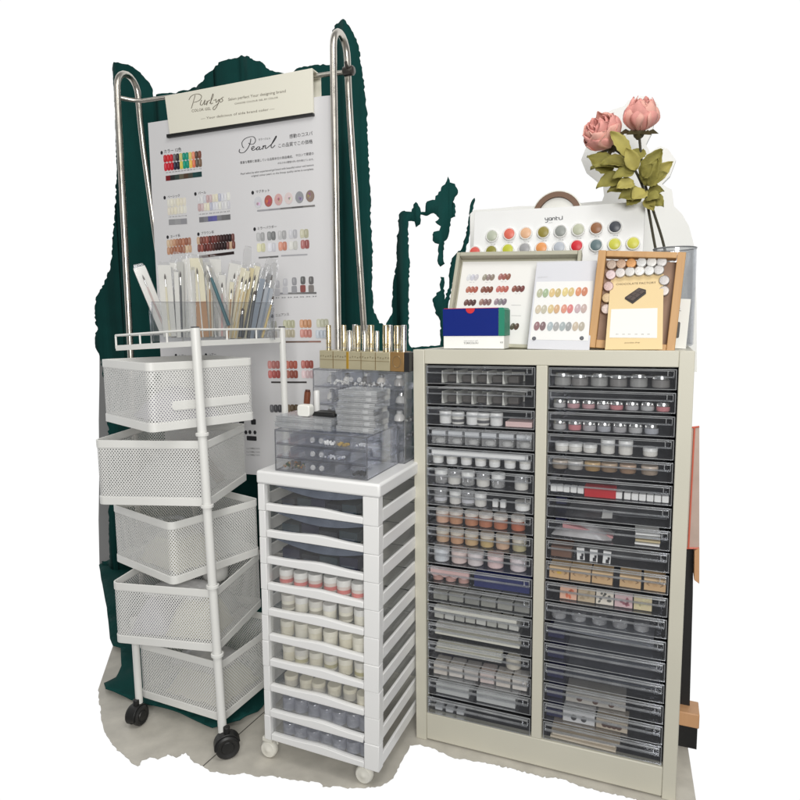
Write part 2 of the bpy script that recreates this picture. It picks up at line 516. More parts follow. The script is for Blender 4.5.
for q in ((br[0] - .004, BY, br[1] - .012),):
    mb = MB(); mb.lathe([(.0115, -.014), (.0125, -.012), (.0125, .012), (.009, .016), (.004, .017)], (0, 0, 0), 14, T=Matrix.Translation(q) @ Matrix.Rotation(R(90), 4, 'Y'))
    mb.tube([(q[0], q[1] - .01, q[2] + .004), (q[0] + .004, q[1] - .026, q[2] + .012)], .0042, 8)
    mb.build('clamp_screw', paint('dark_steel', (.14, .13, .12), .35, .9), st)
mb = MB(); mb.tube([(0, -.016, .30), (uR, -.016, .30)], .0085, 10); mb.build('lower_bar', STEEL, st)

# ------------------------------------------------------------------ the poster
PF = RF @ Matrix.Translation((0, .030, 0))


def P(x, y): return pix(x, y, PF)


tl = P(148, 123); tr_ = P(333.5, 94); bt = P(262, 472)[1] - .01
tag_u0, tag_u1 = tl[0], tr_[0]
po = thing('poster', PF, 'large white nail colour poster hanging from the steel stand', 'poster')
mb = MB()
cols = 16
vs = []
for i in range(cols + 1):
    u = tag_u0 + (tag_u1 - tag_u0) * i / cols
    top = tl[1] + (tr_[1] - tl[1]) * i / cols
    y = 0.0 if i < cols - 2 else .002 * (i - cols + 2) ** 2
    for y_ in (y, y + .0012):
        vs += [(u, y_, bt), (u, y_, top)]
fs = []
for i in range(cols):
    a = 4 * i; b = a + 4
    fs += [(a, b, b + 1, a + 1), (a + 2, a + 3, b + 3, b + 2), (a + 1, b + 1, b + 3, a + 3), (a, a + 2, b + 2, b)]
mb.add(vs, fs)
PSHEET = paint('poster_sheet', (.685, .68, .688), .55, var=.02, scale=3)
mb.build('sheet', PSHEET, po)
Z3 = lambda x, y: P(140 + x / 6.6667, 140 + y / 6.6667)
Z4 = lambda x, y: P(225 + x / 6.6667, 120 + y / 6.6667)
Z5 = lambda x, y: P(240 + x / 5.3333, 220 + y / 5.3333)
Z2 = lambda x, y: P(230 + x / 8.889, 125 + y / 8.889)

# lettering
mb = MB()
for t, a, b, h in (('感動のコスパ', Z2(530, 118), Z2(735, 88), None), ('この品質でこの価格', Z2(432, 200), Z2(735, 160), None),
                   ('豊富な種類と厳選している品質本位の商品構成。', Z2(92, 345), Z2(560, 290), None), ('サロンで要望の', Z2(585, 282), Z2(745, 262), None),
                   ('みなさまの要望の多い色を揃えています。', Z2(425, 348), Z2(745, 312), None),
                   ('Pearl select by salon experienced gel brand with beautiful colour and texture', Z2(98, 443), Z2(745, 362), .0052),
                   ('original colour pearl, so the lineup quality series is complete.', Z2(190, 462), Z2(745, 398), .0052),
                   ('カラージェル', Z2(255, 138), Z2(360, 124), None)):
    mb = MB(); text_on(mb, t, a, b, h=h); mb.build('text_line', INK, po)
mb = MB()
for pts, w in (([(165, 160), (180, 170), (210, 168), (228, 140), (215, 108), (180, 105), (135, 122), (108, 155), (112, 190), (125, 205)], 7),
               ([(186, 122), (180, 160), (160, 205), (130, 240), (100, 248), (82, 236), (88, 215)], 8),
               ([(190, 216), (212, 203), (213, 189), (198, 196), (193, 215), (205, 225), (222, 218), (238, 205)], 8),
               ([(268, 196), (250, 194), (238, 210), (240, 222), (254, 216), (267, 198)], 8), ([(267, 196), (262, 214), (270, 219), (286, 205)], 7),
               ([(290, 192), (300, 186), (290, 218)], 8), ([(292, 205), (305, 187), (318, 183), (314, 203), (322, 209), (338, 198)], 8),
               ([(338, 198), (375, 165), (408, 118), (413, 98), (402, 112), (375, 162), (366, 192), (378, 202), (402, 180)], 8)):
    stroke(mb, [Z2(*q) for q in pts], w / 8.889 * .0029)
mb.build('headline', INK, po)
lab = [(Z3(145, 85), Z3(162, 88), Z3(315, 66), 'カラー 12色'), (Z3(165, 385), Z3(185, 388), Z3(340, 368), 'ベーシック'), (Z3(370, 360), Z3(390, 362), Z3(480, 352), 'パール'),
       (Z3(185, 648), Z3(205, 652), Z3(320, 637), 'ヌード系'), (Z3(390, 628), Z3(410, 630), Z3(525, 618), 'ブラウン系'), (Z4(185, 485), Z4(207, 487), Z4(360, 470), 'マグネット'),
       (Z4(198, 728), Z4(218, 732), Z4(380, 714), 'ミラーパウダー'), (Z5(172, 512), Z5(190, 514), Z5(345, 503), 'ニュアンス'),
       (P(176, 355.5), P(179, 357), P(196, 356), 'シアー'), (P(206, 355), P(209, 356), P(232, 354), 'シアー')]
for d, a, b, t in lab:
    mb = MB(); mb.oval(d[0], d[1], .0042, .0052, -.0007, -.0002)
    k_ = min(1, .0088 * len(t) / math.dist(a, b)); text_on(mb, t, a, (a[0] + (b[0] - a[0]) * k_, a[1] + (b[1] - a[1]) * k_)); mb.build('caption', INK, po)
for a, b, t in ((Z3(175, 222), Z3(410, 193), '01 02 03 04 05 06 07 08 09 10 11 12'), (Z3(195, 517), Z3(312, 507), '13 14 15 16 17 18'), (Z3(395, 500), Z3(600, 478), '19 20 21 22 23 24 25 26 27'),
                (Z5(190, 418), Z5(410, 410), '31 32 33 34 35 36 37')):
    mb = MB(); text_on(mb, t, a, b, h=.003); mb.build('number_line', INK, po)
mb = MB()
for q in ((229.5, 421.5), (241.5, 421), (253.5, 421.8)):
    c = P(*q); mb.oval(c[0], c[1], .0085, .0085, -.0007, -.0002, n=16, pw=6)
for q in ((246, 432.3), (250, 432.1), (255, 432.4)):
    c = P(*q); mb.oval(c[0], c[1], .005, .006, -.0007, -.0002)
c = P(251.7, 438.3); mb.oval(c[0], c[1], .017, .0068, -.0007, -.0002, pw=12)
for k, q in enumerate((449, 452.5, 455.5)):
    a = P(246.5, q); b = P(260, q + .3); text_on(mb, 'ショップの情報はこちらから', a, b, h=.004)
mb.build('shop_mark', INK, po)

# swatches printed on the sheet
pm = MB(); pmats = []


def flush():
    global pm, pmats
    if pm.v: pm.build('colour_chart', pmats, po)
    pm = MB(); pmats = []


def pmi(c):
    m = cmat(c, .5, .12)
    if m not in pmats: pmats.append(m)
    return pmats.index(m)


def row(fn, a, b, cols, w, h, k):
    n = len(cols)
    for i, c in enumerate(cols):
        t = i / max(1, n - 1)
        x, z = fn(a[0] + (b[0] - a[0]) * t, a[1] + (b[1] - a[1]) * t)
        pm.oval(x, z, w / k / 2 * .0037, h / k / 2 * .0031, -.0008, -.0002, pmi(c), 14, pw=3.6)
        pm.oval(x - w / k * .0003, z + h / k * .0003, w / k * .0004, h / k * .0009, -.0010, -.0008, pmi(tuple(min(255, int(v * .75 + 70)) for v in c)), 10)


def bar(fn, a, b, h, cols, k):
    n = len(cols)
    for i, c in enumerate(cols):
        p = fn(a[0] + (b[0] - a[0]) * i / n, a[1] + (b[1] - a[1]) * i / n); q = fn(a[0] + (b[0] - a[0]) * (i + 1) / n, a[1] + (b[1] - a[1]) * (i + 1) / n)
        hh = h / k * .003
        pm.add([(p[0], -.0007, p[1] - hh), (q[0], -.0007, q[1] - hh), (q[0], -.0007, q[1]), (p[0], -.0007, p[1])], [(0, 1, 2, 3)], pmi(c))


red = (190, 35, 40); K = 6.667
c1 = [red, (200, 40, 45), (196, 30, 40), (110, 105, 105), (45, 40, 45), (200, 190, 120), (20, 140, 115), (25, 145, 120), (215, 200, 120), (225, 140, 110), (85, 65, 55), (120, 70, 55)]
c2 = [(205, 45, 60), (190, 30, 45), (186, 28, 40), (40, 40, 60), (30, 30, 45), (210, 195, 90), (10, 150, 120), (15, 140, 115), (230, 190, 90), (220, 120, 90), (95, 85, 75), (120, 95, 75)]
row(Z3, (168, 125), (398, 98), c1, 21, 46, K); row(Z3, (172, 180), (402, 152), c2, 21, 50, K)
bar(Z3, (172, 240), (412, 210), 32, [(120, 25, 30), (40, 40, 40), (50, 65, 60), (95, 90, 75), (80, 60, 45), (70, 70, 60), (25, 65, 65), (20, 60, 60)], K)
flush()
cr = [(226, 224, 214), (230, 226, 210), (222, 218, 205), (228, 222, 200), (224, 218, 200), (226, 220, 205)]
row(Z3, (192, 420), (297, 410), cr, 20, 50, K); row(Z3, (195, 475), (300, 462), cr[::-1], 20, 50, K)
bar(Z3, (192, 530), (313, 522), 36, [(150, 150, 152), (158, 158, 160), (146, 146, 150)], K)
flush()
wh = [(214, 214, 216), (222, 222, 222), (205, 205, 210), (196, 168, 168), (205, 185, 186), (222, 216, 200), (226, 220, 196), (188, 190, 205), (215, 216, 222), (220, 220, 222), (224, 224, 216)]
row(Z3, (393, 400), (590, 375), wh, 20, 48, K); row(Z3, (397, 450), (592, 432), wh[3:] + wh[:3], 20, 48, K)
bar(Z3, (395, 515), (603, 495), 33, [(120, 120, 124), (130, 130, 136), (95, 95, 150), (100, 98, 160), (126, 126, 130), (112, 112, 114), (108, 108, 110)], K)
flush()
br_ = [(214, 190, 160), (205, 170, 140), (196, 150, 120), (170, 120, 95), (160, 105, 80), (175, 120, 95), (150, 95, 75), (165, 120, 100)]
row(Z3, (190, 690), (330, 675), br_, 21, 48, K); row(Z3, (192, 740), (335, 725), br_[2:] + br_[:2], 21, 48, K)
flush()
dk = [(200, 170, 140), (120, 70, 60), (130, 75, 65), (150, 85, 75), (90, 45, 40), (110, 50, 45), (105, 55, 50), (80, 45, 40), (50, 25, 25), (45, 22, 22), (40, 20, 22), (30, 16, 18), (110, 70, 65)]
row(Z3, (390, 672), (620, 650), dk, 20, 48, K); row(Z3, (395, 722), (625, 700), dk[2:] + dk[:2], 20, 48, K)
bar(Z3, (392, 772), (628, 742), 18, [(80, 60, 55), (70, 45, 40), (40, 25, 25), (35, 22, 22)], K)
flush()
for (x, y), c in zip(((222, 548), (290, 540), (357, 530), (425, 522), (497, 515), (568, 507)), ((205, 206, 210), (170, 95, 88), (205, 165, 162), (215, 200, 198), (150, 152, 156), (140, 122, 112))):
    p = Z4(x, y); pm.oval(p[0], p[1], .0128, .0158, -.0008, -.0002, pmi(c), 20)
    for j in range(3):
        pm.oval(p[0] + random.uniform(-.005, .005), p[1] + random.uniform(-.006, .006), .0035, .0045, -.001, -.0008, pmi(tuple(min(255, v + random.randint(-18, 34)) for v in c)), 10)
bar(Z4, (215, 600), (600, 565), 10, [(160, 160, 164), (150, 150, 154), (120, 118, 118), (90, 88, 88), (120, 118, 116)], K)
flush()
K5 = 5.333
g1 = [(165, 166, 166), (120, 122, 122), (170, 170, 170), (180, 180, 184), (176, 174, 150)]; g2 = [(206, 204, 170), (200, 200, 206), (190, 130, 110), (196, 196, 190), (150, 90, 88)]
for row_, cs in ((((110, 90), (168, 85), (225, 80), (283, 75), (343, 73)), g1), (((113, 148), (170, 145), (228, 140), (285, 136), (347, 130)), g2)):
    for (x, y), c in zip(row_, cs):
        row(Z5, (x - 11, y), (x + 11, y - 1), [tuple(min(255, v + 25) for v in c), c], 20, 42, K5)
bar(Z5, (100, 197), (205, 190), 8, [(120, 120, 120), (100, 100, 100)], K5); bar(Z5, (220, 187), (360, 180), 7, [(170, 170, 174)], K5)
flush()
for (x, y), c in zip(((200, 350), (242, 340), (290, 335), (336, 330), (380, 330)), ((190, 190, 194), (196, 196, 200), (150, 150, 154), (100, 100, 100), (110, 108, 108))):
    row(Z5, (x, y - 8), (x, y - 8), [c], 22, 38, K5)
    p = Z5(x, y + 36); cc = (c if c[0] > 130 else (140, 82, 78)) if x != 380 else (130, 125, 122)
    pm.oval(p[0], p[1], .0085, .010, -.0008, -.0002, pmi(cc), 16, pw=6)
bar(Z5, (185, 388), (408, 384), 9, [(150, 150, 154), (120, 120, 120), (110, 110, 110)], K5)
flush()
trio = [((262, 555), (178, 178, 150)), ((350, 553), (190, 140, 105)), ((440, 550), (180, 180, 160)), ((262, 605), (180, 172, 150)), ((352, 605), (190, 130, 120)), ((435, 608), (180, 188, 196)), ((165, 560), (180, 180, 170)), ((168, 612), (190, 186, 180))]
for (x, y), c in trio:
    row(Z5, (x - 20, y), (x + 20, y), [tuple(min(255, v + 22) for v in c), tuple(min(255, v + 8) for v in c), c], 20, 40, K5)
bar(Z5, (235, 646), (432, 644), 8, [(105, 85, 75), (120, 95, 85), (150, 110, 98)], K5)
flush()
ZP = lambda x, y: P(x, y)
for (x, y), c in (((273.8, 364.7), (185, 120, 115)), ((291.3, 364.7), (180, 100, 85)), ((307.3, 364.4), (160, 88, 80)), ((274.3, 374.3), (175, 90, 85)), ((291.9, 374.3), (150, 85, 72)), ((307.8, 374.3), (205, 180, 182)),
                  ((276, 408.5), (80, 80, 84)), ((292.5, 408.3), (96, 80, 60))):
    flush()
    row(ZP, (x - 4, y), (x + 4, y), [tuple(min(255, v + 30) for v in c), c, tuple(max(0, v - 10) for v in c)], 3.7, 7.4, 1)
bar(ZP, (271.2, 381.4), (306.8, 381.4), 1.6, [(55, 50, 50)], 1)
flush()

# header card folded over the bar
HF = RF @ Matrix.Translation((0, .022, 0))


def H(x, y): return pix(160 + x / 4.706, 60 + y / 4.706, HF)


he = thing('header_card', HF, 'long cream header card folded over the crossbar above the poster', 'sign')
q = [H(22, 172), H(716, 40), H(720, 250), H(45, 352)]
mb = MB(); mb.prism(q, 0, .007)
mb.prism([q[0], q[1], (q[1][0], q[1][1] - .07), (q[0][0], q[0][1] - .07)], .05, .052)
mb.prism([(q[0][0], q[0][1] - .002), (q[1][0], q[1][1] - .002), (q[1][0], q[1][1] + .0015), (q[0][0], q[0][1] + .0015)], 0, .052)
CREAM = paint('cream_card', (.80, .78, .67), .5, var=.02, scale=4)
mb.build('card', CREAM, he, bevel=.0015)
mb = MB(); mb.prism([H(32, 351), H(720, 248), H(721, 260), H(33, 366)], -.002, .010); mb.build('clip_strip', BLACK, he)
mb = MB()
text_on(mb, 'Salon perfect Your designing brand', H(322, 192), H(592, 152), h=.0075)
text_on(mb, 'CHOOSE COLOUR GEL BY COLOR', H(352, 210), H(556, 180), h=.0045)
text_on(mb, '— Your delicious of side brand color —', H(193, 282), H(540, 234), h=.0065)
text_on(mb, 'COLOR GEL', H(150, 246), H(240, 234), h=.0075)
for pts in ([(166, 165), (158, 195), (148, 228)], [(136, 188), (150, 168), (178, 160), (196, 170), (186, 190), (160, 200)], [(196, 188), (190, 208), (200, 211), (213, 188), (209, 210), (218, 204)], [(222, 192), (220, 212), (225, 196), (236, 188)],
            [(234, 205), (250, 172), (249, 160), (241, 185), (240, 206), (250, 202)], [(252, 190), (264, 187)], [(264, 183), (265, 200), (279, 185), (270, 215), (256, 234), (251, 224), (278, 203)], [(290, 180), (281, 190), (285, 199), (296, 191), (291, 180), (300, 174)]):
    stroke(mb, [H(*p_) for p_ in pts], .0023)
mb.build('lettering', cmat((120, 112, 100), .7), he)

# ================================================================== two-column steel drawer cabinet
YC = -.3885
CB = frame((.0293, 1.3943, 0), YC)
cab = thing('drawer_cabinet', CB, 'beige grey steel cabinet with two columns of small clear drawers', 'cabinet')
W, HT, DP = .5581, .9059, .40
U = (.026, .2667, .2891, .5314); ZT, ZB = .875, .0669
mb = MB()
mb.box(0, 0, 0, U[0], .022, HT); mb.box(U[3], 0, 0, W, .022, HT)
mb.box(U[1], .0012, ZB, U[2], .022, ZT)
mb.box(U[0], .0012, ZT, U[3], .022, HT); mb.box(U[0], .0012, 0.004, U[3], .022, ZB)
mb.build('front_frame', CABM, cab, bevel=.0016)
mb = MB()
mb.box(.0005, .0222, .003, .0025, DP, HT - .002); mb.box(W - .0025, .0222, .003, W - .0005, DP, HT - .002)
mb.box(.0026, .0222, HT - .004, W - .0026, DP, HT - .0015); mb.box(.0026, DP - .003, .003, W - .0026, DP - .0005, HT - .0045)
mb.build('shell', CABM, cab)
mb = MB()
mb.box(.004, .0235, .05, .006, DP - .006, HT - .006); mb.box(W - .006, .0235, .05, W - .004, DP - .006, HT - .006)
mb.box(.0065, .0235, .045, W - .0065, DP - .006, .048); mb.box(U[1] + .006, .0235, .0485, U[1] + .016, DP - .007, HT - .007)
mb.box(.0065, .30, .0485, W - .0065, .302, HT - .007)
for r in range(18):
    z = ZB + r * (ZT - ZB) / 18 + .002
    for (a, b) in ((U[0], U[1]), (U[2], U[3])):
        mb.box(a + .0005, .0245, z - .0012, a + .007, .29, z); mb.box(b - .007, .0245, z - .0012, b - .0005, .29, z)
mb.build('drawer_rack', CABIN, cab)
for u, z in ((.012, .02), (.54, .5), (.03, .055)):
    pass
PIT = (ZT - ZB) / 18
DH = .0385


def drawer_mb(w):
    m = MB(); t = .0016; d = .265
    m.box(0, 0, 0, w, d, t, 0)                              # floor
    m.box(0, .002, t, t, d, DH * .8, 0); m.box(w - t, .002, t, w, d, DH * .8, 0); m.box(t, d - t, t, w - t, d, DH * .8, 0)
    m.box(0, 0, t, w, .002, DH, 0)                          # front
    e = .0011                                               # paler edge bars, edge highlights put into their colour
    m.box(0, -.0006, DH - e, w, .0022, DH + .0004, 1); m.box(0, -.0006, -.0002, w, .0008, e, 1)
    m.box(-.0003, -.0006, 0, e, .0022, DH, 1); m.box(w - e, -.0006, 0, w + .0003, .0022, DH, 1)
    return m


def handle_mb(w):
    m = MB(); a, b = .004, w - .004; z0, z1 = DH * .60, DH * .95; e = .0011
    m.box(a, -.0075, z0, b, -.0010, z0 + e * 1.5, 1); m.box(a, -.0075, z0 + e, a + e, -.0010, z1, 1); m.box(b - e, -.0075, z0 + e, b, -.0010, z1, 1)
    m.box(a, -.0085, z0 - .001, b, -.0075, z0 + .004, 0)
    m.box(b - .012, -.0070, z0 + .003, b - .0105, -.0010, z1 - .001, 1)
    m.box(a, -.0075, z1 - .0012, b, -.0010, z1 - .0004, 1)
    return m


first = None
ROWZ = {}
for col, (a, b) in enumerate(((U[0], U[1]), (U[2], U[3]))):
    w = b - a - .006
    for r in range(18):                                     # r = 0 is the top row
        z = ZT - (r + 1) * PIT + .0022
        ROWZ[col, r] = (a + .003, z)
        if r == 0:
            dr = drawer_mb(w).build('drawer', [SMOKE, EDGE], cab); hd = handle_mb(w).build('handle', [SMOKE, EDGE], dr)
            dr.location = (a + .003, .004, z); first = dr
        else:
            dr = first.copy(); COL.objects.link(dr); dr.parent = cab; dr.location = (a + .003, .004, z)
            h2 = first.children[0].copy(); COL.objects.link(h2); h2.parent = dr
        # drawers never sit perfectly square
        dr.location.y += random.uniform(-.0015, .002); dr.rotation_euler.z = random.uniform(-.004, .004)

DRAWN = ['left', 'right']


def wcab(col, r, u, y, z=.0017):
    a, z0 = ROWZ[col, r]
    return CB @ Matrix.Translation((a + u, .004 + y, z0 + z))


def place(proto, first_use, mw, label, cat, group):
    o = proto if first_use else copy_tree(proto)
    o.matrix_world = mw
    return tag(o, label, cat, group)


def rot(z): return Matrix.Rotation(z, 4, 'Z')


def make_jar(name, body, lid, r=.0145, h=.028, lidh=.010, lr=None, ring=None):
    o = bpy.data.objects.new(name, None); COL.objects.link(o)
    m = MB(); m.lathe([(r * .9, 0), (r, .002), (r, h - lidh - .0008), (r * .93, h - lidh)], n=22)
    if ring: m.lathe([(r * 1.012, h * .18), (r * 1.012, h * .42)], n=22, mi=1, cap=False)
    m.build('jar_body', [body, ring or body], o)
    lr = lr or r * 1.03
    m = MB(); m.lathe([(lr, h - lidh + .0004), (lr, h - .0012), (lr * .95, h), (lr * .3, h + .0002)], n=26); m.build('lid', lid, o)
    return o


SEE = clear('clear_jar_wall', (.9, .9, .9), .08, .3, (.82, .82, .80), .12)
WPL = cmat((236, 236, 234), .35, .02); OFFW = cmat((222, 220, 214), .4, .03)
LIDC = clear('clear_lid', (.9, .91, .92), .12, .3, (.8, .8, .8), .1)
n_in = {}


def pots(col, r, us, y, kinds, noun, cat='jar', z=.0017, jit=.0012, what='drawer'):
    """a line of pots in one drawer; kinds = list of prototypes (made for this line), reused in turn"""
    used = {}
    for k, u in enumerate(us):
        p = kinds[k % len(kinds)]
        mw = wcab(col, r, u + random.uniform(-jit, jit), y + random.uniform(-jit, jit), z) @ rot(random.uniform(0, 6))
        o = p if p not in used else copy_tree(p)
        used[p] = 1
        o.matrix_world = mw
        tag(o, f'{ORD[k]} {noun} from the left in the {ORD[r]} {DRAWN[col]} cabinet drawer', cat, f'{noun}s in the {DRAWN[col]} drawer column')


def six(n=6, a=.022, b=.208): return [a + (b - a) * k / (n - 1) for k in range(n)]


def tinted(c, rough=.4): return cmat(c, rough, .08)


# ---- left column
def divider(k, r, u):
    m = MB(); m.prism([(-.002, 0), (.004, 0), (.0025, .004), (.0008, .012), (.0005, .026), (-.0015, .026)], 0, .08); m.box(.0006, .078, 0, .03, .08, .02)
    o = m.build('divider', cmat((205, 205, 198), .4)); o.matrix_world = wcab(0, r, u, .012)
    tag(o, f'{ORD[k]} white divider from the left in the {ORD[r]} left cabinet drawer', 'divider', 'dividers in the top left drawers')


for r in (0, 1):
    for k in range(5): divider(k, r, .033 + .0335 * k)
    for k in range(5):
        m = MB(); m.box(0, 0, 0, .024, .05, .016); o = m.build('foil_packet', cmat((88, 84, 80), .5, .25), bevel=.003)
        o.matrix_world = wcab(0, r, .038 + .0335 * k, .03); tag(o, f'{ORD[k]} dull grey packet between dividers of the {ORD[r]} left drawer', 'packet', 'grey packets in the top left drawers')
m = MB(); m.prism([(0, 0), (.05, .002), (.12, .0005), (.195, -.003), (.195, -.0022), (.12, .0013), (.05, .0028), (0, .0008)], 0, .12); o = m.build('paper_sheet', PAPERW)
o.matrix_world = wcab(0, 1, .02, .012, .0335); tag(o, 'white paper sheet lying over the second left cabinet drawer', 'paper')
j = [make_jar('cosmetic_jar', WPL, WPL, .0135, .027, .009), make_jar('cosmetic_jar', OFFW, WPL, .0135, .026, .010, ring=cmat((90, 90, 92)))]
pots(0, 2, [.038, .066, .097, .123, .151], .022, j, 'white lidded jar')
m = MB(); m.box(0, 0, 0, .056, .05, .011); o = m.build('flat_box', cmat((226, 196, 192), .45), bevel=.0008); o.matrix_world = wcab(0, 2, .172, .012)
tag(o, 'flat pink box at the right of the third left cabinet drawer', 'box')
for k, u in enumerate(six(6, .008, .196)):
    p = bpy.data.objects.new('clear_case', None); COL.objects.link(p)
    m = MB(); m.box(0, 0, 0, .031, .035, .017); m.build('case_body', SEE, p, bevel=.001)
    m = MB(); m.box(-.0004, -.0004, .0172, .0314, .0354, .029); m.build('lid', cmat((214, 216, 218), .25), p, bevel=.001)
    m = MB(); m.lathe([(.009, .001), (.011, .006), (.006, .011)], (.0155, .015, .0), 14); m.build('white_content', WPL, p)
    p.matrix_world = wcab(0, 3, u, .012); tag(p, f'{ORD[k]} clear square case from the left in the fourth left cabinet drawer', 'case', 'clear square cases in the fourth left drawer')
m = MB(); m.box(0, 0, 0, .212, .012, .010); o = m.build('white_strip', WPL, bevel=.001); o.matrix_world = wcab(0, 4, .009, .0065, .0225)
tag(o, 'long white strip lying across the fifth left cabinet drawer', 'strip')
j = [make_jar('round_pot', WPL, OFFW, .012, .018, .006)]
pots(0, 4, six(7, .02, .212), .022, j, 'small white round pot', 'pot')
j = [make_jar('clear_jar', SEE, WPL, .0145, .031, .012), make_jar('clear_jar', OFFW, LIDC, .0145, .030, .010)]
pots(0, 5, [.025, .057, .089, .122, .155, .204], .024, j, 'frosted white jar')
pots(0, 6, [.025, .058, .088, .117], .024, [make_jar('clear_jar', SEE, LIDC, .0145, .031, .010, ring=cmat((200, 200, 205))), make_jar('clear_jar', OFFW, WPL, .013, .029, .010)], 'pale labelled jar')
for k, u in enumerate((.143, .160)):
    m = MB(); m.box(0, 0, 0, .012, .012, .017); o = m.build('white_block', WPL, bevel=.0015); o.matrix_world = wcab(0, 6, u, .02)
    tag(o, ['square white block left of its twin in the seventh left drawer', 'square white block right of its twin in the seventh left drawer'][k], 'block', 'white blocks in the seventh left drawer')
o = make_jar('round_pot', WPL, OFFW, .016, .019, .007); o.matrix_world = wcab(0, 6, .208, .024); tag(o, 'wide white pot at the right end of the seventh left cabinet drawer', 'pot')
pe = [(214, 172, 146), (196, 146, 112), (190, 132, 100), (186, 122, 92), (184, 116, 86), (190, 112, 84)]
pots(0, 7, [.028, .061, .095, .128, .162, .198], .024, [make_jar('powder_jar', tinted(c), cmat((222, 214, 206), .3), .0150, .031, .011) for c in pe], 'peach powder jar')
be = [(204, 170, 138), (206, 160, 124), (208, 176, 132), (202, 176, 122), (212, 178, 150), (190, 180, 142)]
pots(0, 8, [.028, .063, .097, .131, .165, .203], .024, [make_jar('powder_jar', tinted(c), cmat((216, 208, 194), .3), .0148, .031, .012) for c in be], 'beige gold powder jar')
pk = [(206, 210, 214), (220, 200, 194), (214, 206, 206), (222, 196, 194), (214, 204, 206)]
pots(0, 9, [.026, .068, .105, .150, .200], .025, [make_jar('gel_jar', tinted(c), cmat(tuple(min(255, v + 14) for v in c), .3), .0175, .031, .013) for c in pk], 'pale pink gel jar')
m = MB()
pts = [(0, .030), (.09, .030), (.09, .018)]
for k in range(4):
    for t in range(7): pts.append((.09 - .0225 * k - .0225 * t / 7, .016 - .006 * math.sin(math.pi * t / 7)))
pts += [(0, .017)]
m.prism(pts, 0, .012); o = m.build('scalloped_tray', cmat((226, 190, 186), .4), bevel=.001); o.matrix_world = wcab(0, 10, .004, .008)
tag(o, 'pink scalloped strip left in the eleventh left cabinet drawer', 'strip')
for k in range(3):
    m = MB(); m.lathe([(.012, 0), (.012, .010), (.010, .012)], n=18); o = m.build('round_pot', cmat((190, 150, 140), .4)); o.matrix_world = wcab(0, 10, .018 + .03 * k, .024)
    tag(o, f'{ORD[k]} pinkish pot under the pink scalloped strip, from the left', 'pot', 'pots under the pink strip')
m = MB(); m.box(0, 0, 0, .122, .10, .030); o = m.build('flat_box', cmat((38, 46, 100), .45), bevel=.001); o.matrix_world = wcab(0, 10, .106, .008)
tag(o, 'navy blue box filling right half of the eleventh left cabinet drawer', 'box')


def flats(col, r, n, a, pitch, size, colr, noun, z=.0017, tilt=0, y=.010, cat='box'):
    for k in range(n):
        m = MB(); m.box(0, 0, 0, size[0], size[1], size[2]); cc = colr[k % len(colr)]
        o = m.build('flat_case', cmat(cc, .4, .1), bevel=.0012)
        o.matrix_world = wcab(col, r, a + pitch * k, y + random.uniform(0, .002), z) @ Matrix.Rotation(tilt + random.uniform(-.02, .02), 4, 'Y') @ Matrix.Rotation(random.uniform(-.03, .03), 4, 'Z')
        tag(o, f'{ORD[k]} {noun} from the left in the {ORD[r]} {DRAWN[col]} cabinet drawer', cat, f'{noun}s in the {ORD[r]} {DRAWN[col]} drawer')


flats(0, 11, 6, .010, .037, (.033, .06, .020), [(150, 150, 142), (158, 158, 150), (142, 142, 136)], 'grey flat case')
flats(0, 12, 8, .012, .0245, (.0215, .05, .014), [(188, 188, 180), (202, 202, 196), (178, 178, 170)], 'small pale slab', .003, .05)
for k, (r, u, z, L) in enumerate(((12, .012, .020, .19), (13, .014, .010, .195), (13, .016, .026, .19), (14, .014, .012, .155), (14, .018, .024, .15))):
    m = MB(); m.box(0, 0, 0, L, .022, .009); o = m.build('nail_file', cmat([(226, 224, 212), (230, 228, 214), (214, 212, 204)][k % 3], .6), bevel=.0015); o.matrix_world = wcab(0, r, u, .008, z) @ rot(.01 * (k - 2))
    tag(o, ['thin cream file over the slabs of the thirteenth left drawer', 'lower long cream file in the fourteenth left cabinet drawer', 'upper long cream file in the fourteenth left cabinet drawer',
            'lower cream file in the fifteenth left cabinet drawer', 'upper cream file in the fifteenth left cabinet drawer'][k], 'nail file', 'cream nail files in the left drawers')
m = MB(); m.lathe([(.016, 0), (.017, .004), (.017, .022), (.014, .025)], n=22); o = m.build('round_pot', cmat((206, 200, 186), .3)); o.matrix_world = wcab(0, 14, .192, .026)
tag(o, 'wide beige pot beside the cream files in the fifteenth left drawer', 'pot')
flats(0, 15, 6, .010, .0365, (.032, .04, .026), [(214, 206, 196), (222, 216, 208), (206, 200, 194), (220, 204, 198)], 'pale beige square')
for k, (u, L) in enumerate(((.016, .078), (.112, .088))):
    m = MB(); m.box(0, 0, 0, L, .06, .024); o = m.build('flat_box', cmat((196, 198, 196), .4), bevel=.001); o.matrix_world = wcab(0, 16, u, .01)
    tag(o, ['shorter grey white box left in the seventeenth left cabinet drawer', 'longer grey white box right in the seventeenth left cabinet drawer'][k], 'box')
for k in range(3):
    m = MB(); m.box(0, 0, 0, .018, .02, .012); o = m.build('white_block', cmat((200, 202, 204), .4), bevel=.002); o.matrix_world = wcab(0, 17, .012 + .026 * k, .012)
    tag(o, f'{ORD[k]} small white block from the left in the lowest left drawer', 'block', 'white blocks in the lowest left drawer')

# ---- right column
def coil_jar(c, r, h): return make_jar('glitter_jar', tinted(c, .25), SILVER, r, h, .008)


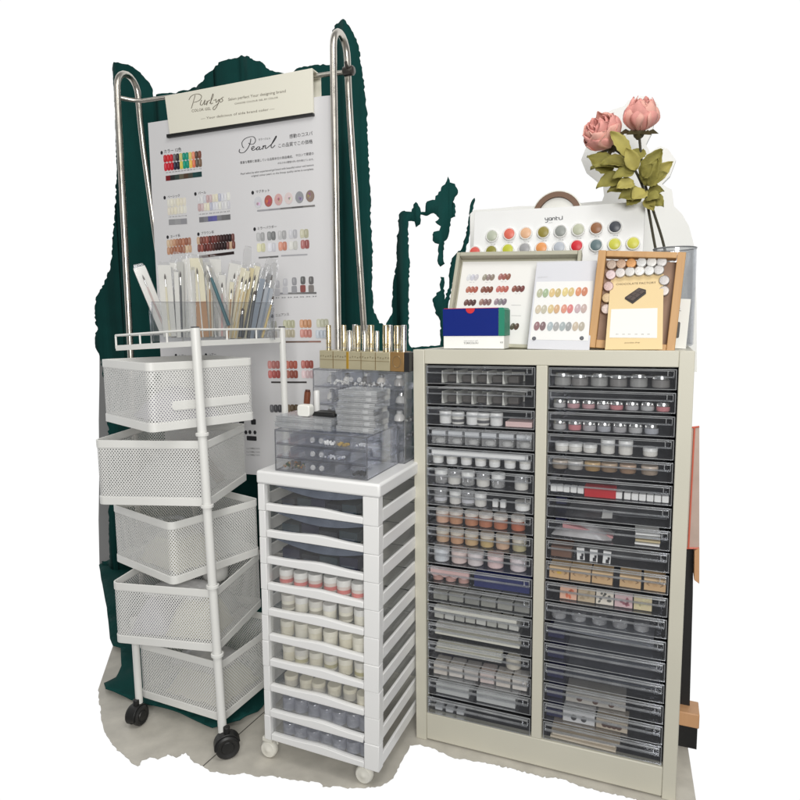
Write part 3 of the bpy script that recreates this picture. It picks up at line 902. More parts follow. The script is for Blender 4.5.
pots(1, 0, [.024, .058, .095, .132, .170, .208], .024, [coil_jar((150, 150, 148), .0165, .026), coil_jar((128, 126, 124), .0165, .024)], 'silver glitter jar')
sv = [(176, 176, 176), (190, 150, 154), (170, 168, 170), (196, 130, 134), (168, 170, 176)]
pots(1, 1, six(8, .020, .214), .020, [coil_jar(c, .0125, .017) for c in (sv[0], sv[1], sv[1], sv[2], sv[3], sv[2], sv[0], sv[3])], 'low rhinestone pot', 'pot')
pots(1, 2, six(7, .020, .196), .020, [coil_jar(c, .0130, .019) for c in (sv[0], sv[3], sv[2], sv[4], sv[2], sv[0], sv[4])], 'low crystal pot', 'pot')
pots(1, 3, [.026, .053, .082, .115, .149, .195], .022, [make_jar('cosmetic_jar', OFFW, WPL, .0135, h, .008) for h in (.018, .018, .017, .028, .028, .017)], 'white screw jar')
bz = [(150, 138, 124), (168, 166, 162), (160, 130, 84), (142, 120, 96), (150, 122, 98), (158, 142, 126)]
pots(1, 4, [.022, .054, .086, .120, .154, .195], .022, [make_jar('chrome_pot', tinted(c, .3), cmat(tuple(min(255, v + 50) for v in c), .3), .0155, .017, .006) for c in bz], 'bronze chrome pot', 'pot', z=.010)
ws = [.008, .021, .034, .048, .062, .136, .152, .166, .180, .194, .208, .222]
for k, u in enumerate(ws):
    m = MB(); m.box(0, 0, 0, .0125, .014, .0135); o = m.build('white_cube', WPL, bevel=.0012); o.matrix_world = wcab(1, 5, u - .003, .010 + random.uniform(0, .002), .006 if k < 5 else .002) @ rot(random.uniform(-.08, .08))
    tag(o, f'{ORD[k]} small white cube from the left in the sixth right cabinet drawer', 'cube', 'white cubes in the sixth right drawer')
m = MB(); m.box(0, 0, 0, .061, .03, .021); o = m.build('flat_box', cmat((188, 22, 34), .45), bevel=.001); o.matrix_world = wcab(1, 5, .073, .008)
tag(o, 'bright red box among white cubes in the sixth right cabinet drawer', 'box')


def pouch(col, r, u, y, z, sx, sy, sz, mat, label, yaw=0.0):
    m = MB(); n = 8; vs = []; fs = []
    for i in range(n + 1):
        for k in range(n + 1):
            s, t = i / n, k / n
            hgt = sz * (math.sin(math.pi * s) * math.sin(math.pi * t)) ** .4 * (1 + .25 * math.sin(9 * s + 5 * t))
            vs.append((s * sx, t * sy, hgt))
    for i in range(n):
        for k in range(n):
            a = i * (n + 1) + k; fs.append((a, a + n + 1, a + n + 2, a + 1))
    o_ = len(vs); vs += [(v[0], v[1], 0) for v in vs]; fs += [tuple(o_ + q for q in f[::-1]) for f in fs]
    m.add(vs, fs); o = m.build('plastic_pouch', mat, sharp=80); o.matrix_world = wcab(col, r, u, y, z) @ rot(yaw)
    return tag(o, label, 'pouch')


BAGW = clear('white_film', (.9, .9, .9), .08, .55, (.85, .84, .84), .2)
pouch(1, 6, .035, .012, .002, .10, .08, .016, BAG, 'thin clear pouch lying in the seventh right cabinet drawer', .05)
m = MB(); m.prism([(0, 0), (.02, .002), (.021, .016), (.002, .019)], 0, .002); o = m.build('paper_tag', cmat((168, 168, 166), .5)); o.matrix_world = wcab(1, 6, .108, .010, .004); tag(o, 'small grey tag beside the clear pouch in the seventh right drawer', 'tag')
pouch(1, 7, .008, .010, .004, .12, .07, .018, BAGW, 'white and pink film pouch in the eighth right cabinet drawer', -.04)
m = MB(); m.prism([(0, .012), (.06, .006), (.10, .0), (.10, .004), (.06, .012), (0, .02)], 0, .02); o = m.build('paper_strip', cmat((206, 150, 152), .5)); o.matrix_world = wcab(1, 7, .03, .02, .006); tag(o, 'pink printed strip inside pouch of the eighth right drawer', 'strip')
for k in range(4):
    m = MB(); m.box(0, 0, 0, .046, .05, .0035); o = m.build('white_card', [PAPERW, cmat((206, 190, 150), .6)][k == 1:][0] if k == 1 else PAPERW, bevel=.0005)
    o.matrix_world = wcab(1, 7, .172 + .001 * (k % 2), .010, .003 + .0065 * k) @ rot(.03 * (k - 1))
    tag(o, f'{["lowest", "second lowest", "second highest", "highest"][k]} card in the white stack of the eighth right drawer', 'card', 'cards stacked in the eighth right drawer')
m = MB(); m.box(0, 0, 0, .042, .05, .022); o = m.build('flat_box', cmat((112, 82, 66), .5), bevel=.001); o.matrix_world = wcab(1, 8, .008, .012); tag(o, 'brown box at the left of the ninth right cabinet drawer', 'box')
for k, u in enumerate((.062, .087, .112)):
    m = MB(); m.box(0, 0, 0, .015, .006, .025); m.box(.006, -.0006, .001, .0125, 0, .0085, 1); m.box(.009, -.0007, .0085, .0135, 0, .014, 1)
    o = m.build('white_tag', [WPL, INK]); o.matrix_world = wcab(1, 8, u, .008) @ Matrix.Rotation(.06 * (k - 1), 4, 'Y'); tag(o, f'{ORD[k]} white tag with black marks from the left, ninth right drawer', 'tag', 'white tags in the ninth right drawer')
KRA = cmat((206, 172, 128), .6)
for k, u in enumerate((.006, .049, .092, .146, .192)):
    m = MB(); m.box(0, 0, 0, .040, .045, .0235); m.box(-.0003, -.0006, .0195, .0403, .0456, .0238, 1)
    for s in (-1, 1): m.prism([(.02 + s * .016, .013), (.02 + s * .010, .017), (.02 + s * .010, .0155), (.02 + s * .014, .013), (.02 + s * .010, .0105), (.02 + s * .010, .009)], -.0006, -.0001, 2)
    m.oval(.02, .012, .005, .003, -.0006, -.0001, 3)
    o = m.build('kraft_box', [KRA, cmat((222, 192, 150), .6), cmat((120, 86, 56), .6), cmat((214, 176, 70) if k == 0 else (196, 160, 116), .6)]); o.matrix_world = wcab(1, 9, u, .009, .002) @ rot(random.uniform(-.04, .04)) @ Matrix.Rotation(.02, 4, 'Y')
    tag(o, f'{ORD[k]} tan patterned box from the left in the tenth right cabinet drawer', 'box', 'tan boxes in the tenth right drawer')
fc = [((222, 176, 150), (212, 110, 70), 'orange printed'), ((190, 172, 142), (170, 150, 118), 'tan'), ((222, 214, 200), (90, 90, 84), 'white floral'), ((206, 176, 178), (150, 84, 96), 'pink floral'), ((206, 192, 152), (216, 206, 160), 'pale yellow')]
for k, (c, c2, nm) in enumerate(fc):
    m = MB(); m.box(0, 0, 0, .034, .006, .027)
    for t in range(7): m.oval(random.uniform(.006, .028), random.uniform(.005, .022), random.uniform(.002, .005), random.uniform(.0015, .003), -.0006, -.0001, 1, 9, random.uniform(0, 3))
    o = m.build('picture_card', [cmat(c, .5), cmat(c2, .5)]); o.matrix_world = wcab(1, 10, .028 + .0365 * k, .012, .002) @ Matrix.Rotation(-.25, 4, 'X') @ rot(random.uniform(-.05, .05))
    tag(o, f'{nm} card standing in the eleventh right cabinet drawer', 'card', 'picture cards in the eleventh right drawer')
pots(1, 11, six(5, .026, .190), .022, [make_jar('clear_jar', LIDC, clear('dim_clear', (.6, .6, .62), .1, .3, (.3, .3, .32)), .015, .020, .006)], 'empty smoky pot', 'pot')
m = MB(); m.prism([(0, .012), (.2, .004), (.2, .005), (0, .013)], 0, .15); o = m.build('film_or_haze_sheet', cmat((150, 154, 162), .5)); o.matrix_world = wcab(1, 12, .014, .012, .012); tag(o, 'grey film sheet lying in the thirteenth right cabinet drawer', 'sheet')
NAVY = cmat((28, 30, 70), .5)
for r, side_ in ((8, 0), (10, 0), (11, 0), (12, 1), (13, 1), (14, 1), (15, 1), (16, 1)):
    pass
for r in (12, 13, 14, 15, 16):
    m = MB(); m.box(0, 0, 0, .034, .16, .016); o = m.build('flat_box', NAVY, bevel=.001); o.matrix_world = wcab(1, r, .004, .014); tag(o, f'dark navy box left in the {ORD[r]} right cabinet drawer', 'box', 'navy boxes in the lower right drawers')
for r in (6, 7):
    m = MB(); m.box(0, 0, 0, .024, .16, .016); o = m.build('flat_box', NAVY, bevel=.001); o.matrix_world = wcab(1, r, .004, .095); tag(o, f'dark navy box deep in the {ORD[r]} right cabinet drawer', 'box', 'navy boxes in the upper right drawers')
for r in (11, 15, 16, 17):
    m = MB(); m.box(0, 0, 0, .03, .12, .014); o = m.build('flat_box', NAVY, bevel=.001); o.matrix_world = wcab(0, r, .004, .08); tag(o, f'dark navy box deep in the {ORD[r]} left cabinet drawer', 'box', 'navy boxes in the lower left drawers')
stk = [(15, .045, .010, .12, .06, .019, (176, 172, 164), 'printed nail tip packet in the sixteenth right cabinet drawer', 3),
       (16, .040, .008, .065, .05, .024, (206, 206, 206), 'white printed packet left in the seventeenth right cabinet drawer', 2),
       (16, .108, .010, .062, .05, .020, (190, 178, 160), 'beige nail tip packet in the seventeenth right cabinet drawer', 4),
       (17, .014, .008, .135, .06, .004, (214, 202, 182), 'lowest cream packet in the bottom right cabinet drawer', 0), (17, .018, .010, .13, .06, .004, (226, 216, 198), 'middle cream packet in the bottom right cabinet drawer', 0),
       (17, .016, .009, .14, .06, .004, (200, 184, 160), 'topmost cream packet in the bottom right cabinet drawer', 0)]
for k, (r, u, y, sx, sy, sz, c, lb, spots) in enumerate(stk):
    m = MB(); m.box(0, 0, 0, sx, sy, sz)
    for t in range(spots): m.oval(.012 + (sx - .024) * (t + .5) / spots, sz * .45, .006, sz * .28, -.0006, -.0001, 1, 12)
    o = m.build('packet', [cmat(c, .5, .15), cmat((86, 62, 52) if k != 1 else (60, 60, 60), .4)], bevel=.0008); o.matrix_world = wcab(1, r, u, y, .002 + (.006 * (k - 3) if k > 2 else 0)) @ rot(random.uniform(-.03, .03))
    tag(o, lb, 'packet', 'paper packets in the lower right drawers')

for k, r in enumerate((6, 8, 13, 14)):  # grey sheets put in for the haze over the drawer plastic
    m = MB(); m.prism([(0, .010 - .002 * k), (.11, .004), (.19, .006), (.19, .0068), (.11, .005), (0, .011 - .002 * k)], 0, .12); o = m.build('film_or_haze_sheet', cmat([(104, 106, 110), (112, 112, 114), (116, 120, 128), (100, 104, 114)][k], .5)); o.matrix_world = wcab(1, r, .040, .030, .003)
    tag(o, f'grey sheet standing in for plastic haze in the {ORD[r]} right cabinet drawer', 'sheet')

# ================================================================== things standing on the cabinet
TOPZ = HT + .0006


def ctop(px, py, d, tilt=0, roll=0, yaw=0.0):
    """stand a thing on the cabinet top, d metres behind its front edge"""
    u, z = pix(px, py, CB, d)
    p = CB @ Vector((u, d, TOPZ))
    return frame(p, YC + yaw, tilt, roll)


# --- blue, green and red gift box
f = ctop(443.5, 348.5, .035)
g = thing('gift_box', f, 'white box in a royal blue sleeve with green end and red tab', 'box')
X = lambda x, y: pix(440 + x / 10, 300 + y / 10, f)
w, h = X(640, 470)[0], X(300, 84)[1]; zb = X(300, 360)[1]; ug = X(585, 200)[0]
mb = MB(); mb.box(0, 0, 0, w, .05, h - .002); mb.build('box_body', cmat((240, 240, 236), .5, .02), g, bevel=.0012)
mb = MB(); mb.box(-.0012, -.0014, zb, ug, .0512, h); mb.build('sleeve', cmat((2, 32, 118), .6, .04, 0.0, .25), g, bevel=.0008)
mb = MB(); mb.prism([(ug + .0004, zb), (w + .001, zb), (w + .001, h - .004), (w - .003, h + .0005), (ug + .0004, h + .0005)], -.0016, .0514); mb.build('end_panel', cmat((22, 128, 100), .5, .04), g, bevel=.0006)
mb = MB(); c = X(305, 90); rr = X(350, 90)[0] - c[0]
mb.prism([(c[0] + rr * math.cos(R(-180 * k / 12)), h - .0005 + rr * 1.05 * math.sin(R(-180 * k / 12))) for k in range(13)], -.0022, -.0015)
mb.box(.002, -.0016, h - .0002, ug - .002, .05, h + .0007); mb.build('red_tab', cmat((206, 40, 48), .5), g)
mb = MB(); text_on(mb, 'TORICOLOU', X(238, 441), X(384, 438), h=.0042); text_on(mb, 'nail colour gel', X(240, 412), X(380, 409), h=.0016); text_on(mb, '03', X(602, 432), X(630, 431), h=.0035)
mb.build('lettering', INK, g)

# --- shallow grey tray leaning, lined with a swatch sheet
f = ctop(446, 348.5, .10, .36, .035)
g = thing('shallow_tray', f, 'shallow grey lidded tray leaning back, lined with white swatch sheet', 'tray')
X = lambda x, y: pix(430 + x / 6.154, 240 + y / 6.154, f)
h = X(170, 100)[1]; x0, x1 = 0.0, X(950, 60)[0] * 1.0; x1 = pix(583, 252, f)[0]
GTR = cmat((172, 170, 152), .5, .05)
t = .008; d0 = -.022
mb = MB(); mb.box(x0, 0, 0, x1, .003, h); mb.box(x0, d0, 0, x0 + t, -.0003, h); mb.box(x1 - t, d0, 0, x1, -.0003, h); mb.box(x0 + t + .0003, d0, h - .010, x1 - t - .0003, -.0003, h); mb.box(x0 + t + .0003, d0, 0, x1 - t - .0003, -.0003, .008)
mb.build('tray_body', GTR, g, bevel=.002)
mb = MB(); mb.box(x0 + t + .004, -.0035, .012, x1 - t - .002, -.0009, h - .016); mb.build('swatch_sheet', cmat((226, 226, 222), .6, .02), g)
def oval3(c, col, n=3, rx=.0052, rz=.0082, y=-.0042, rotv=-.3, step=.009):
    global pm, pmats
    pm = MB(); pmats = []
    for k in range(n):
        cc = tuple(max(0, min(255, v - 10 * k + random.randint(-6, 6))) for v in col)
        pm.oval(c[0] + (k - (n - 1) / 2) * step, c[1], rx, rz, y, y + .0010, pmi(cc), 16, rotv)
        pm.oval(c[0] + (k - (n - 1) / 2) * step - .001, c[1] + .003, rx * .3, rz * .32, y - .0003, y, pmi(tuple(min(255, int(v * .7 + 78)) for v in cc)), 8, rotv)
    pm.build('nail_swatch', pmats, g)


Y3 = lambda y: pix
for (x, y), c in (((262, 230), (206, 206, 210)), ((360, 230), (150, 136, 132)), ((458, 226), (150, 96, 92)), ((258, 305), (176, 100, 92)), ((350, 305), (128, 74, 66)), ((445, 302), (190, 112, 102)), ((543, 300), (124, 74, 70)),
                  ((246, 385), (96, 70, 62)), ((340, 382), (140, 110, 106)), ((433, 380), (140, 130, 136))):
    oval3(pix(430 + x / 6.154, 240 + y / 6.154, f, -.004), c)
oval3(pix(514.5, 326.5, f, -.004), (84, 70, 58), 2)
mb = MB()
for (x, y) in ((262, 262), (360, 262), (458, 258), (258, 335), (350, 335), (445, 333), (543, 332)):
    a = pix(430 + (x - 20) / 6.154, 240 + y / 6.154, f, -.0035); text_on(mb, 'No. 12', a, (a[0] + .012, a[1]), y=-.0037, h=.0016)
for y in (402, 466):
    a = pix(430 + 500 / 6.154, 240 + y / 6.154, f, -.0035); mb.add([(a[0], -.0037, a[1]), (a[0] + .022, -.0037, a[1]), (a[0] + .022, -.0037, a[1] + .0006), (a[0], -.0037, a[1] + .0006)], [(0, 1, 2, 3)])
mb.build('lettering', GREYINK, g)

# --- folded white swatch card
f = ctop(527, 349, .05, .40, .02)
g = thing('swatch_card', f, 'white card with twelve pairs of nail swatches and two corner studs', 'card')
X = lambda x, y: pix(470 + x / 6.154, 260 + y / 6.154, f)
w, h = pix(589.5, 348, f)[0], pix(535, 262, f)[1]
mb = MB(); mb.box(0, 0, 0, w, .003, h); mb.build('card', cmat((206, 207, 212), .55, .02), g, bevel=.001)
mb = MB(); a = X(385, 490); b = X(735, 130); mb.box(.004, -.0006, a[1], w - .004, -.0001, b[1]); mb.build('paper_insert', cmat((226, 226, 224), .6, .02), g)
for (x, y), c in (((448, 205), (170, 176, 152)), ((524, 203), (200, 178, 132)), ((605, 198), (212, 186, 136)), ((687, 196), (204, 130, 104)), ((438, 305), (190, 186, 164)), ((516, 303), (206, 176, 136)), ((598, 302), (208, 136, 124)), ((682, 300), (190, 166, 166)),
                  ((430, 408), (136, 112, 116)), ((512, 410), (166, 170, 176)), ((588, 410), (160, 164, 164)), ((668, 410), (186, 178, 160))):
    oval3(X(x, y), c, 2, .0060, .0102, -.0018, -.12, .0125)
for q in ((395, 484), (688, 482)):
    c = X(*q); mb = MB(); mb.lathe([(.0042, 0), (.0042, .0015), (.003, .0028)], (0, 0, 0), 14, T=Matrix.Translation((c[0], -.0006, c[1])) @ Matrix.Rotation(R(90), 4, 'X')); mb.build('stud', cmat((96, 98, 104), .3), g)
mb = MB()
for q in (155, 250, 355): pass
text_on(mb, 'COLOR CHART', X(415, 112), X(480, 108), h=.003); mb.build('lettering', cmat((190, 190, 190), .6), g)

# --- wooden frame of foil caps
f = ctop(588.5, 349.2, .085, .14, .075)
g = thing('shadow_box', f, 'wooden frame holding rows of glittery foil caps, leaning on the cabinet', 'frame')
w, h = pix(675, 345.5, f)[0], pix(596, 253, f)[1]
OAK = wood('oak', (.60, .36, .15), (.42, .22, .08))
b = .0155; dpt = .026
mb = MB()
mb.box(0, -dpt, 0, b, 0, h); mb.box(w - b, -dpt, 0, w, 0, h); mb.box(b + .0003, -dpt + .0004, h - b * .8, w - b - .0003, 0, h - .0003); mb.box(b + .0003, -dpt + .0004, .0003, w - b - .0003, 0, b * 1.1)
mb.build('frame_rails', OAK, g, bevel=.0012)
mb = MB(); mb.box(b, -.004, b, w - b, -.001, h - b); mb.build('backing', cmat((150, 122, 102), .7, .06), g)
caps = [(295, 140, (168, 150, 136)), (350, 136, (176, 146, 122)), (407, 132, (190, 136, 80)), (466, 128, (190, 190, 188)), (524, 126, (196, 194, 190)), (582, 124, (186, 184, 182)),
        (290, 198, (200, 180, 180)), (345, 186, (196, 190, 186)), (400, 180, (192, 190, 186)), (455, 176, (206, 204, 200)), (510, 174, (196, 196, 194)), (565, 170, (180, 178, 176)), (277, 264, (190, 164, 158)), (268, 330, (196, 172, 134)), (264, 394, (204, 188, 180)),
        (596, 230, (176, 172, 170)), (594, 290, (184, 176, 170))]
for x, y, c in caps:
    p = pix(560 + x / 5.714, 240 + y / 5.714, f, -.016)
    mb = MB(); T = Matrix.Translation((p[0], -.004, p[1])) @ Matrix.Rotation(R(90), 4, 'X')
    mb.lathe([(.0100, 0), (.0100, .012), (.0092, .0135), (.0086, .0128), (.004, .0132), (.0004, .0130)], (0, 0, 0), 20, T=T)
    mb.build('foil_cap', paint('glitter_foil', tuple((v / 255) ** 2.2 for v in c), .4, .15, var=.5, scale=420), g)

# --- CHOCOLATE FACTORY card
f = ctop(605, 349.2, .03, .44, .0)
g = thing('postcard', f, 'cream card lettered CHOCOLATE FACTORY with a chocolate bar and white panel', 'card')
X = lambda x, y: pix(595 + x / 8, 260 + y / 8, f)
q = [(0, 0), (X(540, 700)[0], .001), X(550, 112), X(128, 128)]
mb = MB(); mb.prism(q, 0, .0018); mb.build('card', cmat((222, 198, 150), .6, .02), g)
mb = MB(); mb.prism([X(130, 395), X(500, 385), X(496, 625), X(115, 622)], -.0007, -.0001); mb.build('white_panel', cmat((226, 226, 222), .6, .02), g)
mb = MB(); text_on(mb, 'CHOCOLATE FACTORY', X(168, 203), X(488, 188), h=.0044)
text_on(mb, 'chocolate shop', X(235, 668), X(358, 664), h=.0026)
for k, x in enumerate((172, 225, 270, 325, 376, 425)): text_on(mb, '#%02d' % (k + 1), X(x - 7, 598), X(x + 14, 598), h=.0016, y=-.0012)
mb.build('lettering', cmat((92, 74, 58), .7), g)
mb = MB(); top = [(238, 312), (345, 228), (408, 262), (302, 346)]
mb.prism([X(*p) for p in [(238, 312), (300, 352), (408, 270), (408, 240), (350, 224), (240, 300)]], -.0012, -.0001, 0)
mb.prism([X(*p) for p in [(244, 308), (350, 228), (402, 252), (302, 334)]], -.0019, -.0012, 1)
for k in range(3):
    for l in range(2):
        s, t = (k + .12) / 3, (l + .12) / 2; s2, t2 = (k + .88) / 3, (l + .88) / 2
        L = lambda s, t: X(244 + 106 * s + 58 * t, 308 - 80 * s + 26 * t)
        mb.prism([L(s, t), L(s2, t), L(s2, t2), L(s, t2)], -.0024, -.0019, 2)
mb.build('chocolate_picture', [cmat((38, 30, 28), .5), cmat((58, 46, 42), .5), cmat((72, 58, 52), .5)], g)

# --- small card behind at right
f = ctop(673, 347.5, .12, .12, .06)
g = thing('postcard', f, 'narrow white card with dark oblong mark, half hidden behind wooden frame', 'card')
w, h = pix(686, 347, f)[0], pix(687, 299, f)[1]
mb = MB(); mb.box(-.03, 0, 0, w, .002, h); mb.build('card', cmat((226, 226, 220), .6, .02), g)
mb = MB(); a = pix(676, 338, f); c = pix(680.5, 322, f); mb.prism(rrect(a[0] - .004, a[1], c[0], c[1], .003), -.0008, -.0001); mb.build('dark_mark', cmat((74, 70, 66), .6), g)
mb = MB(); a = pix(676, 311.5, f); c = pix(681.5, 311, f); text_on(mb, 'K', a, c, h=.006); mb.build('lettering', INK, g)

# --- display board of colour buttons
f = ctop(470, 348, .19, .12, .02)
g = thing('display_board', f, 'white upright board of round colour buttons lettered yantu', 'display board')
X = lambda x, y: pix(460 + x / 4, 180 + y / 4, f)
q = [(0, 0), (X(735, 300)[0], 0), X(742, 84), X(460, 104), X(58, 128)]
mb = MB(); mb.prism(q, 0, .012); mb.build('board', cmat((226, 227, 226), .5, .02), g, bevel=.001)
btn = [(130, 226, (176, 182, 164)), (199, 218, (212, 106, 88)), (265, 215, (216, 172, 136)), (335, 211, (140, 128, 54)), (403, 207, (138, 142, 138)), (474, 201, (178, 182, 160)), (546, 195, (138, 92, 58)), (621, 190, (62, 66, 74)),
       (62, 291, (206, 86, 76)), (127, 287, (132, 128, 44)), (193, 281, (182, 186, 52)), (260, 277, (150, 150, 152)), (327, 274, (216, 146, 84)), (398, 272, (172, 178, 186)), (468, 266, (196, 30, 44)), (545, 263, (92, 112, 116)), (619, 259, (196, 196, 74)), (693, 255, (198, 196, 76))]
wht = cmat((232, 232, 230), .35, .02)
mb2 = MB()
for x, y, c in btn:
    p = X(x, y)
    mb = MB(); T = Matrix.Translation((p[0], 0, p[1])) @ Matrix.Rotation(R(90), 4, 'X')
    mb.lathe([(.0150, 0), (.0150, .0065), (.0138, .0078), (.0130, .0068)], (0, 0, 0), 24, mi=0, T=T)
    mb.lathe([(.0128, .0060), (.0115, .0086), (.007, .0102), (.0005, .0106)], (0, 0, 0), 24, mi=1, T=T)
    mb.build('colour_button', [wht, cmat(c, .4, .12)], g)
    text_on(mb2, 'YT-12', X(x - 9, y + 35), X(x + 11, y + 34), h=.0022)
text_on(mb2, 'GEL', X(355, 172), X(372, 171), h=.0012)
L = lambda x, y: X((x / 10 + 60) * 4, (y / 10 + 25) * 4)
for pts in ([(252, 128), (254, 145), (264, 150), (276, 142)], [(278, 126), (278, 160), (268, 174), (252, 172)], [(310, 128), (294, 130), (292, 148), (304, 154), (314, 146)], [(315, 126), (315, 154)], [(326, 152), (326, 132), (340, 126), (348, 134), (349, 152)],
            [(362, 114), (364, 144), (374, 150)], [(356, 128), (384, 126)], [(392, 122), (392, 142), (404, 148), (418, 142)], [(424, 110), (424, 146)]):
    stroke(mb2, [L(*p) for p in pts], .0019)
mb2.build('lettering', cmat((66, 68, 72), .6), g)

# --- round roll standing behind the board
f = ctop(557, 346, .235)
c = pix(556.5, 218, f); rr = pix(579, 218, f)[0] - c[0]
zc = c[1] + .004; rr *= 1.08
g = thing('round_mirror', f, 'round brown rimmed disc with pale face standing behind the white board', 'disc')
mb = MB(); T = Matrix.Translation((c[0], 0, zc)) @ Matrix.Rotation(R(90), 4, 'X')
mb.lathe([(rr, -.012), (rr * 1.02, -.010), (rr * 1.02, .0), (rr, .002), (rr * .80, .002), (rr * .78, -.010)], (0, 0, 0), 40, T=T, cap=False); mb.build('rim', cmat((112, 84, 64), .5), g)
mb = MB(); mb.lathe([(rr * 1.022, -.009), (rr * 1.07, -.008), (rr * 1.07, -.002), (rr * 1.022, -.001)], (0, 0, 0), 40, T=T, cap=False); mb.build('outer_band', cmat((214, 214, 206), .5), g)
mb = MB(); mb.lathe([(rr * .775, -.008), (rr * .775, -.004), (rr * .6, -.003), (.001, -.0025)], (0, 0, 0), 40, T=T); mb.build('face', cmat((216, 216, 210), .4), g)
mb = MB(); mb.prism([(c[0] - .03, 0), (c[0] + .03, 0), (c[0] + .006, zc - rr * 1.06), (c[0] - .006, zc - rr * 1.06)], .002, .010); mb.build('foot', cmat((112, 84, 64), .5), g)

# --- clear vase and two artificial roses
VD = .235
f = ctop(671, 346, VD)
g = thing('vase', f, 'clear grey vase behind the wooden frame holding two pink roses', 'vase')
rb = (pix(694, 340, f)[0] - pix(650, 340, f)[0]) / 2; vz = pix(671, 249, f)[1]
VGL = clear('vase_plastic', (.90, .91, .92), .08, .16, (.55, .56, .57), .08)
mb = MB(); mb.lathe([(rb * .9, 0), (rb, .004), (rb * 1.0, vz * .6), (rb * .98, vz), (rb * .94, vz), (rb * .96, vz * .6), (rb * .95, .008)], (0, 0, 0), 36, cap=False)
mb.lathe([(rb * .95, .004), (rb * .95, .008)], (0, 0, 0), 36); mb.build('vase_body', VGL, g)
mb = MB(); mb.tube([(rb * .97 * math.cos(TAU * k / 36), rb * .97 * math.sin(TAU * k / 36), vz) for k in range(36)], .0016, 8, closed=True); mb.build('vase_rim', cmat((120, 122, 124), .3), g)

PET = paint('rose_petal_cloth', (.74, .34, .30), .75, var=.30, scale=26, bump=.2, bscale=120, spec=.2)
PETL = paint('pale_rose_petal_cloth', (.78, .42, .35), .75, var=.22, scale=26, bump=.2, bscale=120, spec=.2)
LEAF = [paint('olive_leaf_cloth', (.26, .235, .06), .65, var=.45, scale=60, bump=.4, bscale=150, spec=.25), paint('yellow_olive_leaf_cloth', (.40, .35, .10), .65, var=.3, scale=40, bump=.3, bscale=150, spec=.25)]
STEM = paint('dark_stem', (.045, .04, .022), .6)


def petal(mb, a0, width, h, r0, r1, curl, mi, seed, prof=.62):
    rnd = random.Random(seed); n, m = 9, 8; vs = []; fs = []
    for i in range(n + 1):
        s = -1 + 2 * i / n
        for k in range(m + 1):
            t = k / m
            ww = width * (.35 + .65 * math.sin(min(1, t * 1.25 + .15) * math.pi / 2)) * (1 if t < .75 else 1 - .55 * ((t - .75) / .25) ** 2)
            a = a0 + s * ww
            r = r0 + (r1 - r0) * math.sin(t * math.pi * prof) ** .8 + curl * max(0, t - .66) ** 1.5 * 3 + .0025 * s * s - .002 * math.sin(5 * s + seed)
            z = h * t * (1 - .13 * s * s) - curl * 1.6 * max(0, t - .72) ** 2 * 4 + .0022 * math.sin(4 * s + seed * 2) * t
            vs.append((r * math.cos(a), r * math.sin(a), z))
    for i in range(n):
        for k in range(m):
            q = i * (m + 1) + k; fs.append((q, q + m + 1, q + m + 2, q + 1))
    mb.add(vs, fs, mi)


